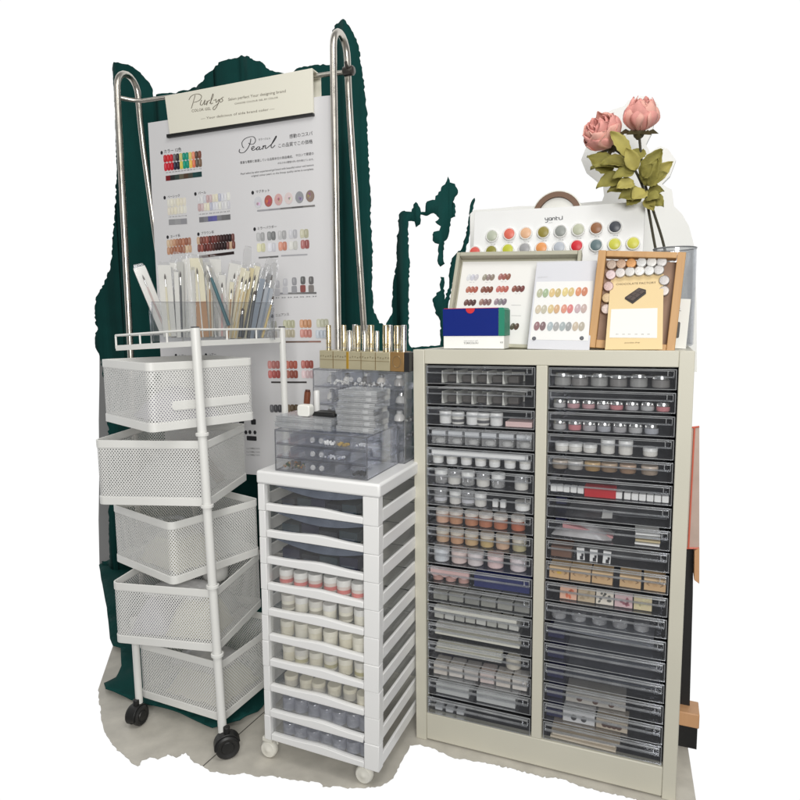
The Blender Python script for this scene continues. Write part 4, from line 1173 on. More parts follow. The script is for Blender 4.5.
def rose(mw_root, base, axis, size, stem_pts, leaves, label, opn=1.0, prof=.62, tall=1.0):
    g = thing('rose', mw_root, label, 'rose', 'artificial roses in the vase')
    ax = Vector(axis).normalized(); q = ax.to_track_quat('Z', 'Y').to_matrix().to_4x4()
    T = Matrix.Translation(base) @ q
    mb = MB(); s = size
    k = 0
    for lay, (cnt, r1, hh, curl, wd) in enumerate(((3, .22, .98, -.10, 1.25), (4, .34, 1.02, 0.0, 1.05), (5, .47, 1.0, .12, .95), (5, .56, .92, .30, .95), (6, .60, .80, .46, .85))):
        for i in range(cnt):
            a = TAU * i / cnt + lay * .9 + random.uniform(-.15, .15)
            petal(mb, a, wd * random.uniform(.9, 1.1), s * hh * tall * random.uniform(.93, 1.05), s * .05, s * r1, s * curl * .5 * opn, (k + lay) % 2 if lay > 1 else 0, k + 3, prof); k += 1
    o = mb.build('bloom', [PET, PETL], g, sharp=80); o.matrix_local = T
    sd = o.modifiers.new('thickness', 'SOLIDIFY'); sd.thickness = .0009
    mb = MB(); mb.lathe([(.003, -.016), (.010, -.010), (.014, .0), (.013, .004)], (0, 0, 0), 14)
    for i in range(5):
        a = TAU * i / 5; c_, s_ = math.cos(a), math.sin(a)
        mb.add([(c_ * .010 - s_ * .006, s_ * .010 + c_ * .006, -.004), (c_ * .010 + s_ * .006, s_ * .010 - c_ * .006, -.004), (c_ * .030, s_ * .030, .006), (c_ * .044, s_ * .044, -.004)], [(0, 1, 2), (0, 2, 3), (1, 3, 2)])
    o = mb.build('calyx', paint('calyx_cloth', (.07, .055, .02), .7, var=.3), g); o.matrix_local = T
    mb = MB(); mb.tube(spline(stem_pts, 5), .0028, 8); mb.build('stem', STEM, g)
    for i, (p0, p1, wd, mi, nrm) in enumerate(leaves):
        p0 = Vector(p0); p1 = Vector(p1); wd *= 1.42; d = p1 - p0; L = d.length; d.normalize()
        nn = Vector(nrm); nn = (nn - d * nn.dot(d)).normalized(); sd_ = d.cross(nn)
        vs = []; fs = []; n, m = 10, 6
        for a in range(n + 1):
            t = a / n; ww = wd * math.sin(math.pi * min(1, t * .97 + .03)) ** .75 * (1.15 - .5 * t)
            for b_ in range(m + 1):
                s2 = -1 + 2 * b_ / m
                ed = 1 + .07 * math.sin(a * 2.9 + i) * abs(s2)
                v = p0 + d * (L * t) + sd_ * (ww * s2 * ed) + nn * (.16 * L * math.sin(math.pi * t * .9) - .35 * wd * abs(s2) ** 1.3 * -1 + .05 * L * math.sin(5 * t + i) * s2)
                vs.append(v)
        for a in range(n):
            for b_ in range(m):
                q0 = a * (m + 1) + b_; fs.append((q0, q0 + m + 1, q0 + m + 2, q0 + 1))
        mb = MB(); mb.add(vs, fs); o = mb.build('leaf', LEAF[mi], g, sharp=80); sd2 = o.modifiers.new('thickness', 'SOLIDIFY'); sd2.thickness = .0007
    return g


def V(x, y, dy=0.0):
    """a point dy metres behind the vase's plane"""
    p = pix(x, y, f, dy); return Vector((p[0], dy, p[1]))


lv1 = [((612, 172), (586, 158), .017, 0, (-.2, -1, .5), -.01), ((622, 178), (596, 190), .015, 0, (.1, -1, .4), -.02), ((626, 165), (600, 168), .017, 0, (.1, -1, .8), -.03), ((628, 158), (609, 133), .0125, 1, (.3, -1, .2), -.05),
       ((636, 170), (626, 148), .012, 1, (0, -1, .1), -.045), ((632, 188), (607, 194), .012, 0, (0, -1, .6), -.02), ((640, 192), (618, 200), .014, 0, (.1, -1, .3), -.03), 
       ((634, 172), (612, 182), .013, 0, (0, -1, .6), -.04), ((630, 170), (590, 172), .015, 0, (0, -1, .9), -.02), ((634, 184), (616, 190), .013, 1, (.1, -1, .5), -.05), ((640, 196), (626, 207), .012, 0, (0, -1, .3), -.02)]
lv2 = [((645, 184), (664, 150), .019, 0, (-.3, -1, .2), 0.0), ((650, 184), (674, 162), .013, 1, (.3, -1, .4), -.005), ((648, 186), (668, 174), .014, 0, (.2, -1, .6), -.02), ((648, 196), (665, 192), .014, 0, (.4, -1, .4), -.01), ((650, 200), (664, 208), .013, 0, (.3, -1, .1), -.015),
       ((646, 192), (632, 202), .014, 1, (-.2, -1, .4), -.035), ((642, 150), (634, 165), .012, 0, (0, -1, .3), .015), ((646, 200), (654, 212), .010, 1, (0, -1, .3), -.02), ((644, 178), (655, 164), .012, 0, (-.1, -1, .4), -.03), ((646, 186), (660, 158), .014, 0, (0, -1, .4), -.015), ((647, 198), (660, 201), .012, 0, (.2, -1, .5), -.03)]
mk = lambda lst: [(V(*a, dd), V(*b, dd - .012), w_, m_, n_) for a, b, w_, m_, n_, dd in lst]
inv = f.inverted()
rose(f, V(611, 146, 0), (-.42, -.62, .62), .066, [V(668, 340, .0), V(664, 290), V(655, 246), V(647, 203), V(640, 180), V(628, 160), V(613, 148)], mk(lv1), 'left hanging pink artificial rose with olive leaves, in the vase', .5, .70, 1.08)
rose(f, V(639, 132, .01), (.12, -.30, .95), .060, [V(676, 340, .01), V(672, 290, .01), V(664, 246, .01), V(653, 210, .01), V(644, 180, .01), V(641, 155, .01), V(639, 134, .01)], mk(lv2), 'upright pink artificial rose on dark stem, right one in the vase', .25, .80, 1.12)

# --- pale wall behind
PW = CB @ Matrix.Translation((0, .47, 0))
PWALL = paint('pale_wall_paint', (.84, .845, .82), .8, var=.03, bump=.05)
ol = [(470, 214), (474, 210), (500, 208), (520, 206), (533, 206), (580, 203), (602, 201), (604, 196), (603, 186), (597, 181), (586, 172), (581, 160), (586, 147), (590, 140), (591, 125), (598, 116), (612, 110), (624, 106), (628, 101), (640, 96), (652, 98),
      (658, 104), (660, 112), (655, 118), (652, 132), (646, 144), (650, 152), (660, 146), (668, 149), (676, 160), (670, 176), (662, 184), (672, 190), (674, 206), (682, 214), (689, 226), (694, 245), (696.5, 300), (697, 372), (470, 372)]
mb = MB(); mb.prism([pix(x, y, PW) for x, y in ol], 0, .02); o = mb.build('wall', PWALL, mw=PW)
tag(o, 'pale off-white wall piece behind the roses and the display board', 'wall')

# ================================================================== white tower of ten drawers on castors
UN = Matrix.Translation((-.3077, 1.3228, .0506)) @ Euler((.0123, .0203, -.3922), 'XYZ').to_matrix().to_4x4()
un = thing('drawer_tower', UN, 'white plastic tower of ten see-through drawers on small white castors', 'drawer unit')
UW, UD, UH = .278, .36, .6104
CAPH = .028; TH = (UH - CAPH) / 10
PL = .016; PR = .034
mb = MB(); mb.box(-.003, -.003, UH - CAPH, UW + .003, UD, UH); mb.build('top_panel', WHITE, un, bevel=.005, seg=3)
m = MB()
m.box(0, 0, .0006, PL, .022, TH); m.box(UW - PR, 0, .0006, UW - .0004, .022, TH)
m.box(PL, .0045, .0006, UW - PR, .020, .0060)
m.box(.0005, .0222, .004, .006, UD - .003, .030); m.box(UW - .0065, .0222, .004, UW - .0008, UD - .003, .030)
m.box(.0005, UD - .03, .0302, .006, UD - .003, TH); m.box(UW - .0065, UD - .03, .0302, UW - .0008, UD - .003, TH)
m.box(.0065, UD - .006, .002, UW - .007, UD - .0035, TH)
tf = m.build('tier_frame', WHITE, un, bevel=.0028, seg=2)
a, b = PL + .001, UW - PR - .001
mid = (a + b) / 2


def front_mb(scoop, ajar):
    m = MB()
    low = [(a + (b - a) * k / 20, .0012) for k in range(21)]
    top = [(a + (b - a) * k / 20, .0165 + .0050 * math.exp(-((k / 20 - .55) / .22) ** 2) - .002 * (k / 20)) for k in range(20, -1, -1)]
    m.prism(low + top, .0005, .0042); m.prism([(p[0], max(.0065, p[1] - .0005)) for p in low + top], .0044, .014)
    return m


fr0 = front_mb(0, 0)
FR = None; JX = [.060 + .0335 * k for k in range(6)]
for k in range(10):
    z = UH - CAPH - (k + 1) * TH
    if k == 0: t = tf
    else: t = tf.copy(); COL.objects.link(t); t.parent = un
    t.location = (random.uniform(-.0006, .0006), random.uniform(-.001, .001), z)
    if k == 0:
        d = bpy.data.objects.new('drawer', None); COL.objects.link(d); d.parent = un
        o1 = fr0.build('drawer_lip', WHITE, d, bevel=.0015)
        m = MB(); m.box(a, .009, .0195, b, .0105, TH - .001); m.box(a, .0107, .0055, a + .0015, UD - .02, TH - .006); m.box(b - .0015, .0107, .0055, b, UD - .02, TH - .006); m.box(a + .0016, .0145, .0055, b - .0016, UD - .02, .007)
        m.build('drawer_bin', FROST, d)
        FR = d
    else:
        d = copy_tree(FR, un) if k != 1 else None
        if d is None: d = copy_tree(FR, un)
    d.location = (0, (-.004 if k == 8 else random.uniform(-.001, .001)), z)
SC = clear('smoky_scoop', (.55, .6, .68), .10, .4, (.24, .27, .33), .12)
drw = sorted([o for o in un.children if o.name.split('.')[0] == 'drawer'], key=lambda o: -o.location.z)
for k in range(3):
    m = MB(); pts = [(a + .02, TH - .0015), (b - .0005, TH - .0015)] + [(b - .0005 - (b - a - .0205) * t / 16, TH - .0015 - .0005 - .0165 * math.sin(math.pi * (t / 16) * .92 + .25) ** 1.0) for t in range(17)]
    m.prism(pts, .0066, .0088); m.build('finger_scoop', SC, drw[k])
DARKS = [cmat((30, 34, 44), .5, .3), cmat((36, 50, 58), .5, .3), cmat((26, 28, 52), .5, .3)]
def wun(k, u, y, z=.0072): return UN @ Matrix.Translation((u, y, UH - CAPH - (k + 1) * TH + z))


for k, n in ((0, 5), (1, 4), (2, 4)):
    for i in range(n):
        m = MB(); L = (.176 / n) - .003; m.box(0, 0, 0, L, .06, .020 + .004 * ((i * 7 + k) % 3)); m.box(.004, -.0006, .006, L - .006, -.0001, .010, 1)
        o = m.build('dark_box', [DARKS[(i + k) % 3], cmat((70, 78, 90), .5)], bevel=.0015); o.matrix_world = wun(k, .058 + (.178 / n) * i - .012, .017 + .004 * ((i * 3) % 2))
        tag(o, f'{ORD[i]} dark box from the left in the {ORD[k]} drawer of the white tower', 'box', 'dark boxes in the top tower drawers')
PKL = cmat((214, 130, 126), .45); CRM = cmat((236, 233, 220), .4, .05); CRM2 = cmat((228, 223, 204), .4, .08)
BLU = clear('bluish_cup', (.75, .78, .86), .1, .5, (.52, .54, .62), .15)
sets = {3: ([make_jar('gel_jar', cmat((226, 214, 208), .4), WPL, .0150, .034, .013, ring=PKL)], 'white jar with pink band'),
        4: ([make_jar('gel_jar', CRM, OFFW, .0152, .035, .013, ring=cmat((176, 172, 160), .5)), make_jar('gel_jar', CRM, WPL, .0145, .034, .013)], 'white labelled jar'),
        5: ([make_jar('gel_jar', CRM2, CRM, .0150, .034, .012), make_jar('gel_jar', CRM, CRM, .0155, .033, .012)], 'cream jar'),
        6: ([make_jar('gel_jar', CRM2, CRM, .0152, .034, .012), make_jar('gel_jar', CRM, OFFW, .0150, .034, .012, ring=cmat((186, 180, 140), .5))], 'cream lidded jar'),
        7: ([make_jar('gel_jar', cmat((206, 202, 190), .5), CRM2, .0148, .026, .009), make_jar('gel_jar', CRM2, CRM2, .0148, .025, .009)], 'low beige jar'),
        8: ([make_jar('clear_cup', BLU, BLU, .0158, .030, .008)], 'bluish clear cup'), 9: ([make_jar('clear_cup', BLU, BLU, .0158, .027, .008)], 'pale bluish cup')}
for k, (protos, noun) in sets.items():
    used = {}; n = 6 if k < 8 else 7
    for i in range(n):
        p = protos[i % len(protos)]; o = p if p not in used else copy_tree(p); used[p] = 1
        u = (.045 + .0350 * i if k < 8 else .044 + .0315 * i) + random.uniform(-.002, .002) + (.008 if k == 7 else 0)
        o.matrix_world = wun(k, u, .034 + random.uniform(-.004, .004)) @ rot(random.uniform(-.5, .5))
        tag(o, f'{ORD[i]} {noun} from left, {ORD[k]} white tower drawer', 'jar', f'{noun}s in the white tower')
    # a second row behind, seen through the side gaps
CW = cmat((222, 220, 210), .4)
for (px, py, y) in ((269, 757, 0), (364, 783, 0), (None, None, 1), (None, None, 2)):
    if px: p = atZ(px, py, .001); q = UN.inverted() @ Vector((p.x, p.y, .0205))
    else: q = Vector((.02 if y == 1 else UW - .022, UD - .03, -.030))
    c = bpy.data.objects.new('castor', None); COL.objects.link(c); c.parent = un; c.location = (q.x, q.y + .004, q.z)
    rr = .0195
    m = MB(); T = Matrix.Rotation(R(90), 4, 'X') @ Matrix.Rotation(R(0), 4, 'Y')
    m.lathe([(.004, -.009), (rr * .86, -.0085), (rr, -.005), (rr, .005), (rr * .86, .0085), (.006, .009), (.004, .0105)], (0, 0, 0), 28, T=T); m.build('wheel', CW, c)
    m = MB(); m.prism([(-.019, .006), (-.010, .024), (.010, .024), (.016, .006), (.012, .002), (-.012, .002)], .0095, .0125); m.prism([(-.012, .0205), (.012, .0205), (.012, .0305), (-.012, .0305)], -.010, .0094)
    m.build('fork', CW, c, bevel=.001)

# ------------------------------------------------------------------ clear boxes standing on the tower
UT = UN @ Matrix.Translation((0, 0, UH + .0004))


def acrylic_chest(name, label, x0, x1, y0, y1, h, n, dividers):
    f = UT @ Matrix.Translation((x0, y0, 0)); w, d = x1 - x0, y1 - y0
    g = thing(name, f, label, 'chest')
    t = .0022
    m = MB(); m.box(0, 0, 0, w, d, t); m.box(0, 0, h - t, w, d, h); m.box(0, 0, t, t, d, h - t); m.box(w - t, 0, t, w, d, h - t); m.box(t, d - t, t, w - t, d, h - t)
    e = .0016
    for x in (-.0002, w - e + .0002):
        m.box(x, -.0004, 0, x + e, e, h, 1); m.box(x, d - e, 0, x + e, d + .0004, h, 1)
        m.box(x, e, h - e, x + e, d - e, h + .0003, 1); m.box(x, e, -.0001, x + e, d - e, e, 1)
    for z in (0, h - e): m.box(e, -.0004, z, w - e, e, z + e + .0002, 1)
    for k in range(1, n):
        m.box(t + .0002, .002, h * k / n - .0008, w - t - .0002, d - t - .0002, h * k / n + .0002, 2); m.box(t + .0002, .0006, h * k / n - .0009, w - t - .0002, .0019, h * k / n + .0003, 1)
    m.build('shell', [ACRYL, ACRYE, SHELFM], g)
    ph = (h - t) / n
    for k in range(n):
        m = MB(); z0 = t + ph * k + .0012; z1 = t + ph * (k + 1) - .0022
        m.box(t + .001, -.001, z0, w - t - .001, .0008, z1); m.box(t + .001, .001, z0, w - t - .001, d - .012, z0 + .0012)
        m.box(t + .001, -.0016, z1 - .0007, w - t - .001, .0009, z1, 1); m.box(t + .001, -.0016, z0, w - t - .001, .0009, z0 + .0006, 1)
        for j in range(1, dividers): x = t + (w - 2 * t) * j / dividers; m.box(x, .001, z0 + .0013, x + .0008, d - .014, z1 - .005, 3)
        cx = w * .48
        for s in (-1, 1):
            m.lathe([(.0045, 0), (.0058, .0015), (.0050, .004), (.001, .005)], (0, 0, 0), 12, 2, T=Matrix.Translation((cx + s * .010, -.001, (z0 + z1) / 2)) @ Matrix.Rotation(R(90), 4, 'X'))
        m.build('drawer', [ACRYL, ACRYE, LIDC, SHELFM], g)
    return f, ph, t


f1, ph1, t1 = acrylic_chest('acrylic_chest', 'low clear acrylic chest of three drawers in front on the white tower', .036, .2475, .012, .165, .087, 3, 6)
f2, ph2, t2 = acrylic_chest('acrylic_chest', 'tall clear acrylic chest of five drawers at the back of the white tower', .036, .262, .172, .345, .200, 5, 5)


def pile(f, x, y, z, sx, sy, sz, n, cols, label):
    m = MB(); ms = [cmat(c, .35) for c in cols]
    for i in range(n):
        r = random.uniform(.0016, .0034); u, v = random.uniform(-1, 1), random.uniform(-1, 1)
        hz = sz * max(0, 1 - (u * u + v * v) * .5) * random.random()
        T = Matrix.Translation((x + u * sx, y + v * sy, z + r + hz)) @ Euler((random.uniform(0, 3), random.uniform(0, 3), 0)).to_matrix().to_4x4()
        m.lathe([(r * .2, -r), (r, -r * .3), (r * .8, r * .5), (r * .1, r)], (0, 0, 0), 7, random.randrange(len(ms)), T=T)
    o = m.build('nail_charms', ms); o.matrix_world = f
    return tag(o, label, 'charms', kind='stuff')


z0 = lambda ph, t, k: t + ph * k + .0028
pile(f1, .036, .018, z0(ph1, t1, 0), .022, .012, .011, 70, [(96, 56, 40), (150, 104, 60), (70, 60, 40), (176, 150, 110), (60, 84, 60)], 'heap of brown and amber charms in the lowest front chest drawer')
pile(f1, .190, .016, z0(ph1, t1, 0), .012, .010, .005, 28, [(40, 40, 42), (60, 58, 60), (30, 30, 30)], 'small heap of black charms at right of the lowest front chest drawer')
pile(f1, .120, .016, z0(ph1, t1, 2), .010, .010, .005, 24, [(225, 225, 228), (235, 235, 235)], 'white pearl charms in the top front chest drawer')
pile(f1, .152, .016, z0(ph1, t1, 2), .010, .008, .004, 26, [(150, 124, 54), (176, 146, 70)], 'golden charms in the top front chest drawer')
pile(f1, .19, .018, z0(ph1, t1, 2), .010, .010, .004, 16, [(215, 216, 220), (180, 182, 188)], 'pale charms at right of the top front chest drawer')
pile(f1, .130, .016, z0(ph1, t1, 1), .02, .010, .004, 30, [(210, 212, 220), (150, 156, 176), (235, 235, 238)], 'silvery charms in the middle front chest drawer')
pile(f2, .060, .022, z0(ph2, t2, 4), .022, .012, .012, 40, [(232, 232, 230), (214, 214, 212)], 'white charms in the top back chest drawer')
pile(f2, .135, .020, z0(ph2, t2, 4), .05, .012, .008, 90, [(190, 190, 188), (130, 128, 126), (222, 222, 222), (88, 86, 84)], 'mixed grey charms across the top back chest drawer')
pile(f2, .10, .020, z0(ph2, t2, 3), .07, .012, .010, 110, [(150, 150, 148), (96, 94, 92), (200, 200, 198), (70, 68, 66)], 'dark grey charms in the fourth back chest drawer')
pile(f2, .235 - .02, .09, z0(ph2, t2, 2), .006, .06, .010, 60, [(110, 110, 112), (60, 60, 62), (190, 190, 190)], 'dark charms by the side wall of the back chest')
pile(f2, .215, .09, z0(ph2, t2, 1), .006, .06, .010, 60, [(60, 62, 76), (44, 44, 50), (150, 150, 156)], 'navy charms low by the side wall of the back chest')

for k_, (hh_, cc_) in enumerate((((4, 'fifth'), 0), ((3, 'fourth'), 1), ((2, 'third'), 2))):
    for i_ in range(5):
        m = MB(); r_ = .0125
        m.lathe([(r_ * .4, 0), (r_, .004), (r_ * .9, .014), (r_ * .5, .020)], n=14); m.lathe([(r_ * .55, .0202), (r_ * .55, .026), (r_ * .2, .0275)], n=12, mi=1)
        o = m.build('charm_pot', [cmat([(196, 196, 194), (224, 222, 218), (120, 118, 116), (210, 206, 200), (160, 158, 156)][(i_ + k_) % 5], .25), SILVER if (i_ + k_) % 2 else WPL])
        o.matrix_world = f2 @ Matrix.Translation((.026 + .0435 * i_ + random.uniform(-.004, .004), .040, z0(ph2, t2, hh_[0]))) @ Matrix.Rotation(random.uniform(-.2, .2), 4, 'X') @ rot(random.uniform(0, 6))
        tag(o, f'{ORD[i_]} small pot from left in the {hh_[1]} drawer up of the tall chest', 'pot', 'small pots in the tall chest')

# stacks of clear flat cases on the front chest
F1T = f1 @ Matrix.Translation((0, 0, .0876))
CASE = clear('clear_case_plastic', (.86, .87, .88), .12, .28, (.72, .73, .73), .07)
CASEE = clear('clear_case_edge', (.75, .76, .77), .2, .4, (.82, .83, .83), .08)
def flat_case(x, y, z, w, d, h, yaw, label, grp):
    m = MB(); m.box(0, 0, 0, w, d, .0012); m.box(0, 0, h - .0012, w, d, h); m.box(0, 0, .0013, .0012, d, h - .0013); m.box(w - .0012, 0, .0013, w, d, h - .0013); m.box(.0013, 0, .0013, w - .0013, .0012, h - .0013)
    m.box(-.0005, -.0006, h * .5, w + .0005, .0004, h * .5 + .0012, 1); m.box(-.0004, -.0005, h - .0012, w + .0004, .0003, h + .0001, 1); m.box(w * .72, -.0012, h * .3, w * .86, -.0006, h * .85, 1)
    o = m.build('flat_case', [CASE, CASEE]); o.matrix_world = F1T @ Matrix.Translation((x, y, z)) @ rot(yaw); tag(o, label, 'case', grp)
    for i in range(3):
        m = MB(); m.oval(0, 0, .010, h * .27, 0, .004, 0, 14)
        if i % 2: m.oval(.004, .0005, .003, h * .16, -.001, 0, 1, 10)
        o2 = m.build('nail_tips', [cmat([(186, 186, 184), (206, 204, 200), (150, 150, 150)][i], .35, .2), cmat((110, 110, 110), .4)])
        o2.matrix_world = F1T @ Matrix.Translation((x, y, z)) @ rot(yaw) @ Matrix.Translation((w * (.2 + .28 * i), .010, h * .46)); tag(o2, f'{ORD[i]} nail tip from left, {label.replace("clear flat ", "")}', 'nail tip', 'nail tips in the clear cases')


zz = 0
for k in range(7):
    flat_case(.128 + [0, .002, .001, -.001, .003, .005, .006][k], .030 + .001 * (k % 3), zz, .084, .07, .0117, [.0, .02, -.02, .01, -.03, .03, .02][k], f'{ORD[6 - k]} clear flat case from top of right stack', 'clear flat cases in the right stack'); zz += .0122
zz = 0
for k in range(2):
    flat_case(-.012 + .003 * k, .020, zz, .132, .08, .0122, .01 - .03 * k, ['lower clear flat case of the left stack on the front chest', 'upper clear flat case of the left stack on the front chest'][k], 'clear flat cases in the left stack'); zz += .0128
ZL = .0262
m = MB(); m.prism([(.0, 0), (.052, 0), (.052, .006), (.0, .006)], 0, .035); m.prism([(.002, .0061), (.05, .0061), (.046, .0085), (.004, .0085)], .002, .033); o = m.build('black_case', BLACK, bevel=.001); o.matrix_world = F1T @ Matrix.Translation((.066, .040, ZL)); tag(o, 'flat black case lying on the left stack of clear cases', 'case')
m = MB(); m.prism(rrect(0, .0, .029, .024, .006), 0, .02); o = m.build('white_clip', cmat((232, 232, 226), .35), bevel=.0015); o.matrix_world = F1T @ Matrix.Translation((.040, .024, ZL)); tag(o, 'rounded white plastic piece on the left stack of clear cases', 'clip')
m = MB(); m.lathe([(.0065, 0), (.0070, .002), (.0070, .040), (.0066, .046)], n=16); m.lathe([(.0055, .0462), (.0055, .050)], n=14, mi=1); o = m.build('brown_bottle', [cmat((112, 62, 40), .35), cmat((80, 40, 26), .4)]); o.matrix_world = F1T @ Matrix.Translation((.033, .072, ZL - .0002)) @ Matrix.Rotation(.10, 4, 'Y'); tag(o, 'slim brown stick leaning upright behind the white plastic piece', 'stick')
m = MB(); m.lathe([(.0062, 0), (.0068, .002), (.0068, .042), (.0062, .046), (.003, .0475)], n=18); o = m.build('white_bottle', cmat((222, 222, 220), .35)); o.matrix_world = F1T @ Matrix.Translation((.052, .085, ZL + .0002)); tag(o, 'slim white bottle upright behind the flat black case', 'bottle')

# lipstick rack on the back chest
F2T = f2 @ Matrix.Translation((0, 0, .2004))
lu0 = pix(319.6, 368, F2T, .012)[0]; lu1 = pix(404, 371, F2T, .012)[0]; lh = pix(319.6, 350.4, F2T, .012)[1]
FL = F2T @ Matrix.Translation((lu0, .012, 0)); lw = lu1 - lu0
g = thing('lipstick_rack', FL, 'pale gold box stand with scroll pattern holding upright lipsticks', 'stand')
PG = paint('pale_gold_card', (.50, .45, .30), .35, .35, var=.08, scale=25)
us = pix(390, 370, FL)[0]
m = MB(); m.box(0, 0, 0, us, .045, lh); m.build('rack_body', PG, g, bevel=.0012)
m = MB()
for k in range(1, 5): m.box(us * k / 5 - .0007, -.0006, .001, us * k / 5 + .0007, .0005, lh - .001)
m.box(.001, -.0006, lh * .50, us - .001, .0005, lh * .50 + .0007)
m.build('groove_lines', cmat((112, 92, 58), .5), g)
m = MB()
for k in range(28):
    x = .004 + (us - .008) * k / 27; m.tube([(x + .0016 * math.cos(t * .9) * (1 - t / 9), -.0006, lh * .68 + .0022 * math.sin(t * .9) * (1 - t / 9) + .0011 * math.sin(x * 700)) for t in range(7)], .00038, 4)
m.build('scroll_pattern', cmat((96, 84, 58), .45), g)
m = MB(); m.box(us * .395, -.0016, .002, us * .425, .0, lh - .001); m.build('gold_ribbon', cmat((196, 156, 60), .3, .1, .5), g)
m = MB(); m.box(us + .0004, -.001, 0, lw, .045, lh + .001); o = m.build('end_box', cmat((150, 118, 74), .4, .1, .3), g, bevel=.001)
m = MB(); cx, cz = us + (lw - us) * .5, lh * .52; m.tube([(cx + .0095 * math.cos(TAU * k / 24), -.0014, cz + .0125 * math.sin(TAU * k / 24)) for k in range(24)], .0008, 6, closed=True); m.build('gold_ring', GOLD, g)
m = MB(); m.box(lw + .0004, .0, 0, lw + .012, .045, lh + .0005); m.build('black_side', BLACK, g)


def lipstick(px, top, base_px, r, mats, y, label, sil=False):
    u, zt_ = pix(px, top, FL, y); h = zt_ - lh - .0006
    o = thing('lipstick', FL @ Matrix.Translation((u, y, lh + .0006)), label, 'lipstick', 'silver lipsticks in the gold rack' if sil else 'gold lipsticks in the gold rack')
    m = MB()
    if sil: m.lathe([(r, .0), (r, h - .001), (r * .9, h), (.001, h)], n=18); m.build('cap', mats, o)
    else:
        m.lathe([(r * .96, .0), (r * .96, h * .26), (r * .9, h * .265)], n=18); m.build('base', mats, o)
        m = MB(); m.lathe([(r * .88, h * .27), (r, h * .28), (r, h - .0012), (r * .92, h), (.001, h)], n=18); m.build('cap', mats, o)
        m = MB(); m.lathe([(r * 1.02, h * .10), (r * 1.02, h * .13)], n=18, cap=False); m.build('band', SILVER, o)


golds = [(328.5, 325, .0062), (343.5, 325, .0058), (357.5, 325.5, .0068), (371, 325, .0070), (386, 325, .0074), (397.5, 325.5, .0078)]
for i, (px, t, r) in enumerate(golds): lipstick(px, t, 0, r, GOLD, .012, f'{ORD[i]} gold lipstick from the left in the front of the rack')
sil = [(349.5, 330.5, .0064, .012), (355, 324.5, .006, .034), (364.5, 331, .0056, .012), (377, 331, .0046, .012), (369, 325, .0068, .034), (389.5, 330.5, .0034, .014), (390, 325, .006, .034), (404, 325, .006, .030)]
for i, (px, t, r, y) in enumerate(sil): lipstick(px, t, 0, r, SILVER, y, f'{ORD[i]} silver lipstick, counting from the left, in the gold rack', True)
q = pix(407.5, 368, FL, .03)
m = MB(); m.box(-.006, 0, 0, .006, .02, .022); m.box(-.006, .001, .0222, .006, .019, .037, 1); o = m.build('white_bottle', [cmat((150, 152, 152), .3), cmat((238, 238, 238), .4)], bevel=.002)
o.matrix_world = FL @ Matrix.Translation((q[0] + .002, .03, .0002)); tag(o, 'white capped square bottle at the right end of the lipstick rack', 'bottle')

# ================================================================== white rotating basket trolley
FB, FT = Vector((-.409, 1.35, .050)), Vector((-.4310, 1.36, .9575))
LB, LT = Vector((-.6445, 1.467, .050)), Vector((-.6480, 1.470, .942))
RB, RTp = Vector((-.2960, 1.65, .050)), Vector((-.3005, 1.65, .9555))
BB, BT = Vector((-.530, 1.765, .050)), Vector((-.519, 1.757, .944))
ct = thing('basket_trolley', Matrix.Translation((-.47, 1.55, 0)), 'tall white trolley of five swivelling perforated metal baskets on black castors', 'trolley')
O0 = Vector((-.47, 1.55, 0))
PR_ = .0098


def loc(p): return Vector(p) - O0


ringpx = [(203.3, 434.5), (208.5, 506), (214, 586), (218.2, 654)]
for i, (b_, t_) in enumerate(((FB, FT), (LB, LB + (LT - LB) * .25), (RB, RTp), (BB, BB + (BT - BB) * .25))):
    m = MB(); m.tube([loc(b_), loc(b_ + (t_ - b_) * .5), loc(t_)], PR_ * (1 if i == 0 else .86), 16)
    po_ = m.build('pole', CARTW, ct)
    m = MB(); m.lathe([(PR_ * .9, 0), (PR_ * .9, .0022), (PR_ * .7, .003)], n=16, T=Matrix.Translation(loc(t_))); m.build('end_cap', cmat((60, 60, 62), .5), po_)
    if i == 0:
        for px, py in ringpx:
            z = atY(px, py, 1.354).z; t = (z - b_.z) / (t_.z - b_.z)
            m = MB(); m.lathe([(PR_ * 1.05, -.004), (PR_ * 1.42, -.0028), (PR_ * 1.42, .0028), (PR_ * 1.05, .004)], n=20, T=Matrix.Translation(loc(b_ + (t_ - b_) * t)), cap=False)
            m.build('collar', CARTW, po_)
    # castor
    c = bpy.data.objects.new('castor', None); COL.objects.link(c); c.parent = ct
    off = Vector((.012, -.010, 0)) if i == 0 else Vector((-.004, -.008, 0))
    c.location = loc(b_) + off; c.location.z = 0; c.rotation_euler.z = [.35, 1.25, .2, 2.0][i]
    rr = .0262 if i == 0 else .0235
    T = Matrix.Translation((0, 0, rr + .0006)) @ Matrix.Rotation(R(90), 4, 'X')
    for s in (-1, 1):
        m = MB(); m.lathe([(.006, s * .004), (rr * .82, s * .004), (rr, s * .0065), (rr, s * .0155), (rr * .85, s * .0185), (rr * .55, s * .0165), (rr * .5, s * .0182), (.002, s * .0185)], n=30, T=T)
        m.build('wheel', BLACK, c)
    m = MB(); arc = [((rr + .003) * math.cos(R(a)), rr + .0006 + (rr + .003) * math.sin(R(a))) for a in range(15, 200, 12)]; arc2 = [(x * .86, rr + (z - rr) * .86) for x, z in arc[::-1]]
    m.prism(arc + arc2, -.012, .012); m.lathe([(.0075, 0), (.0075, .02)], (0, 0, rr * 2 - .004), 12); m.build('hood', BLACK, c, bevel=.001)

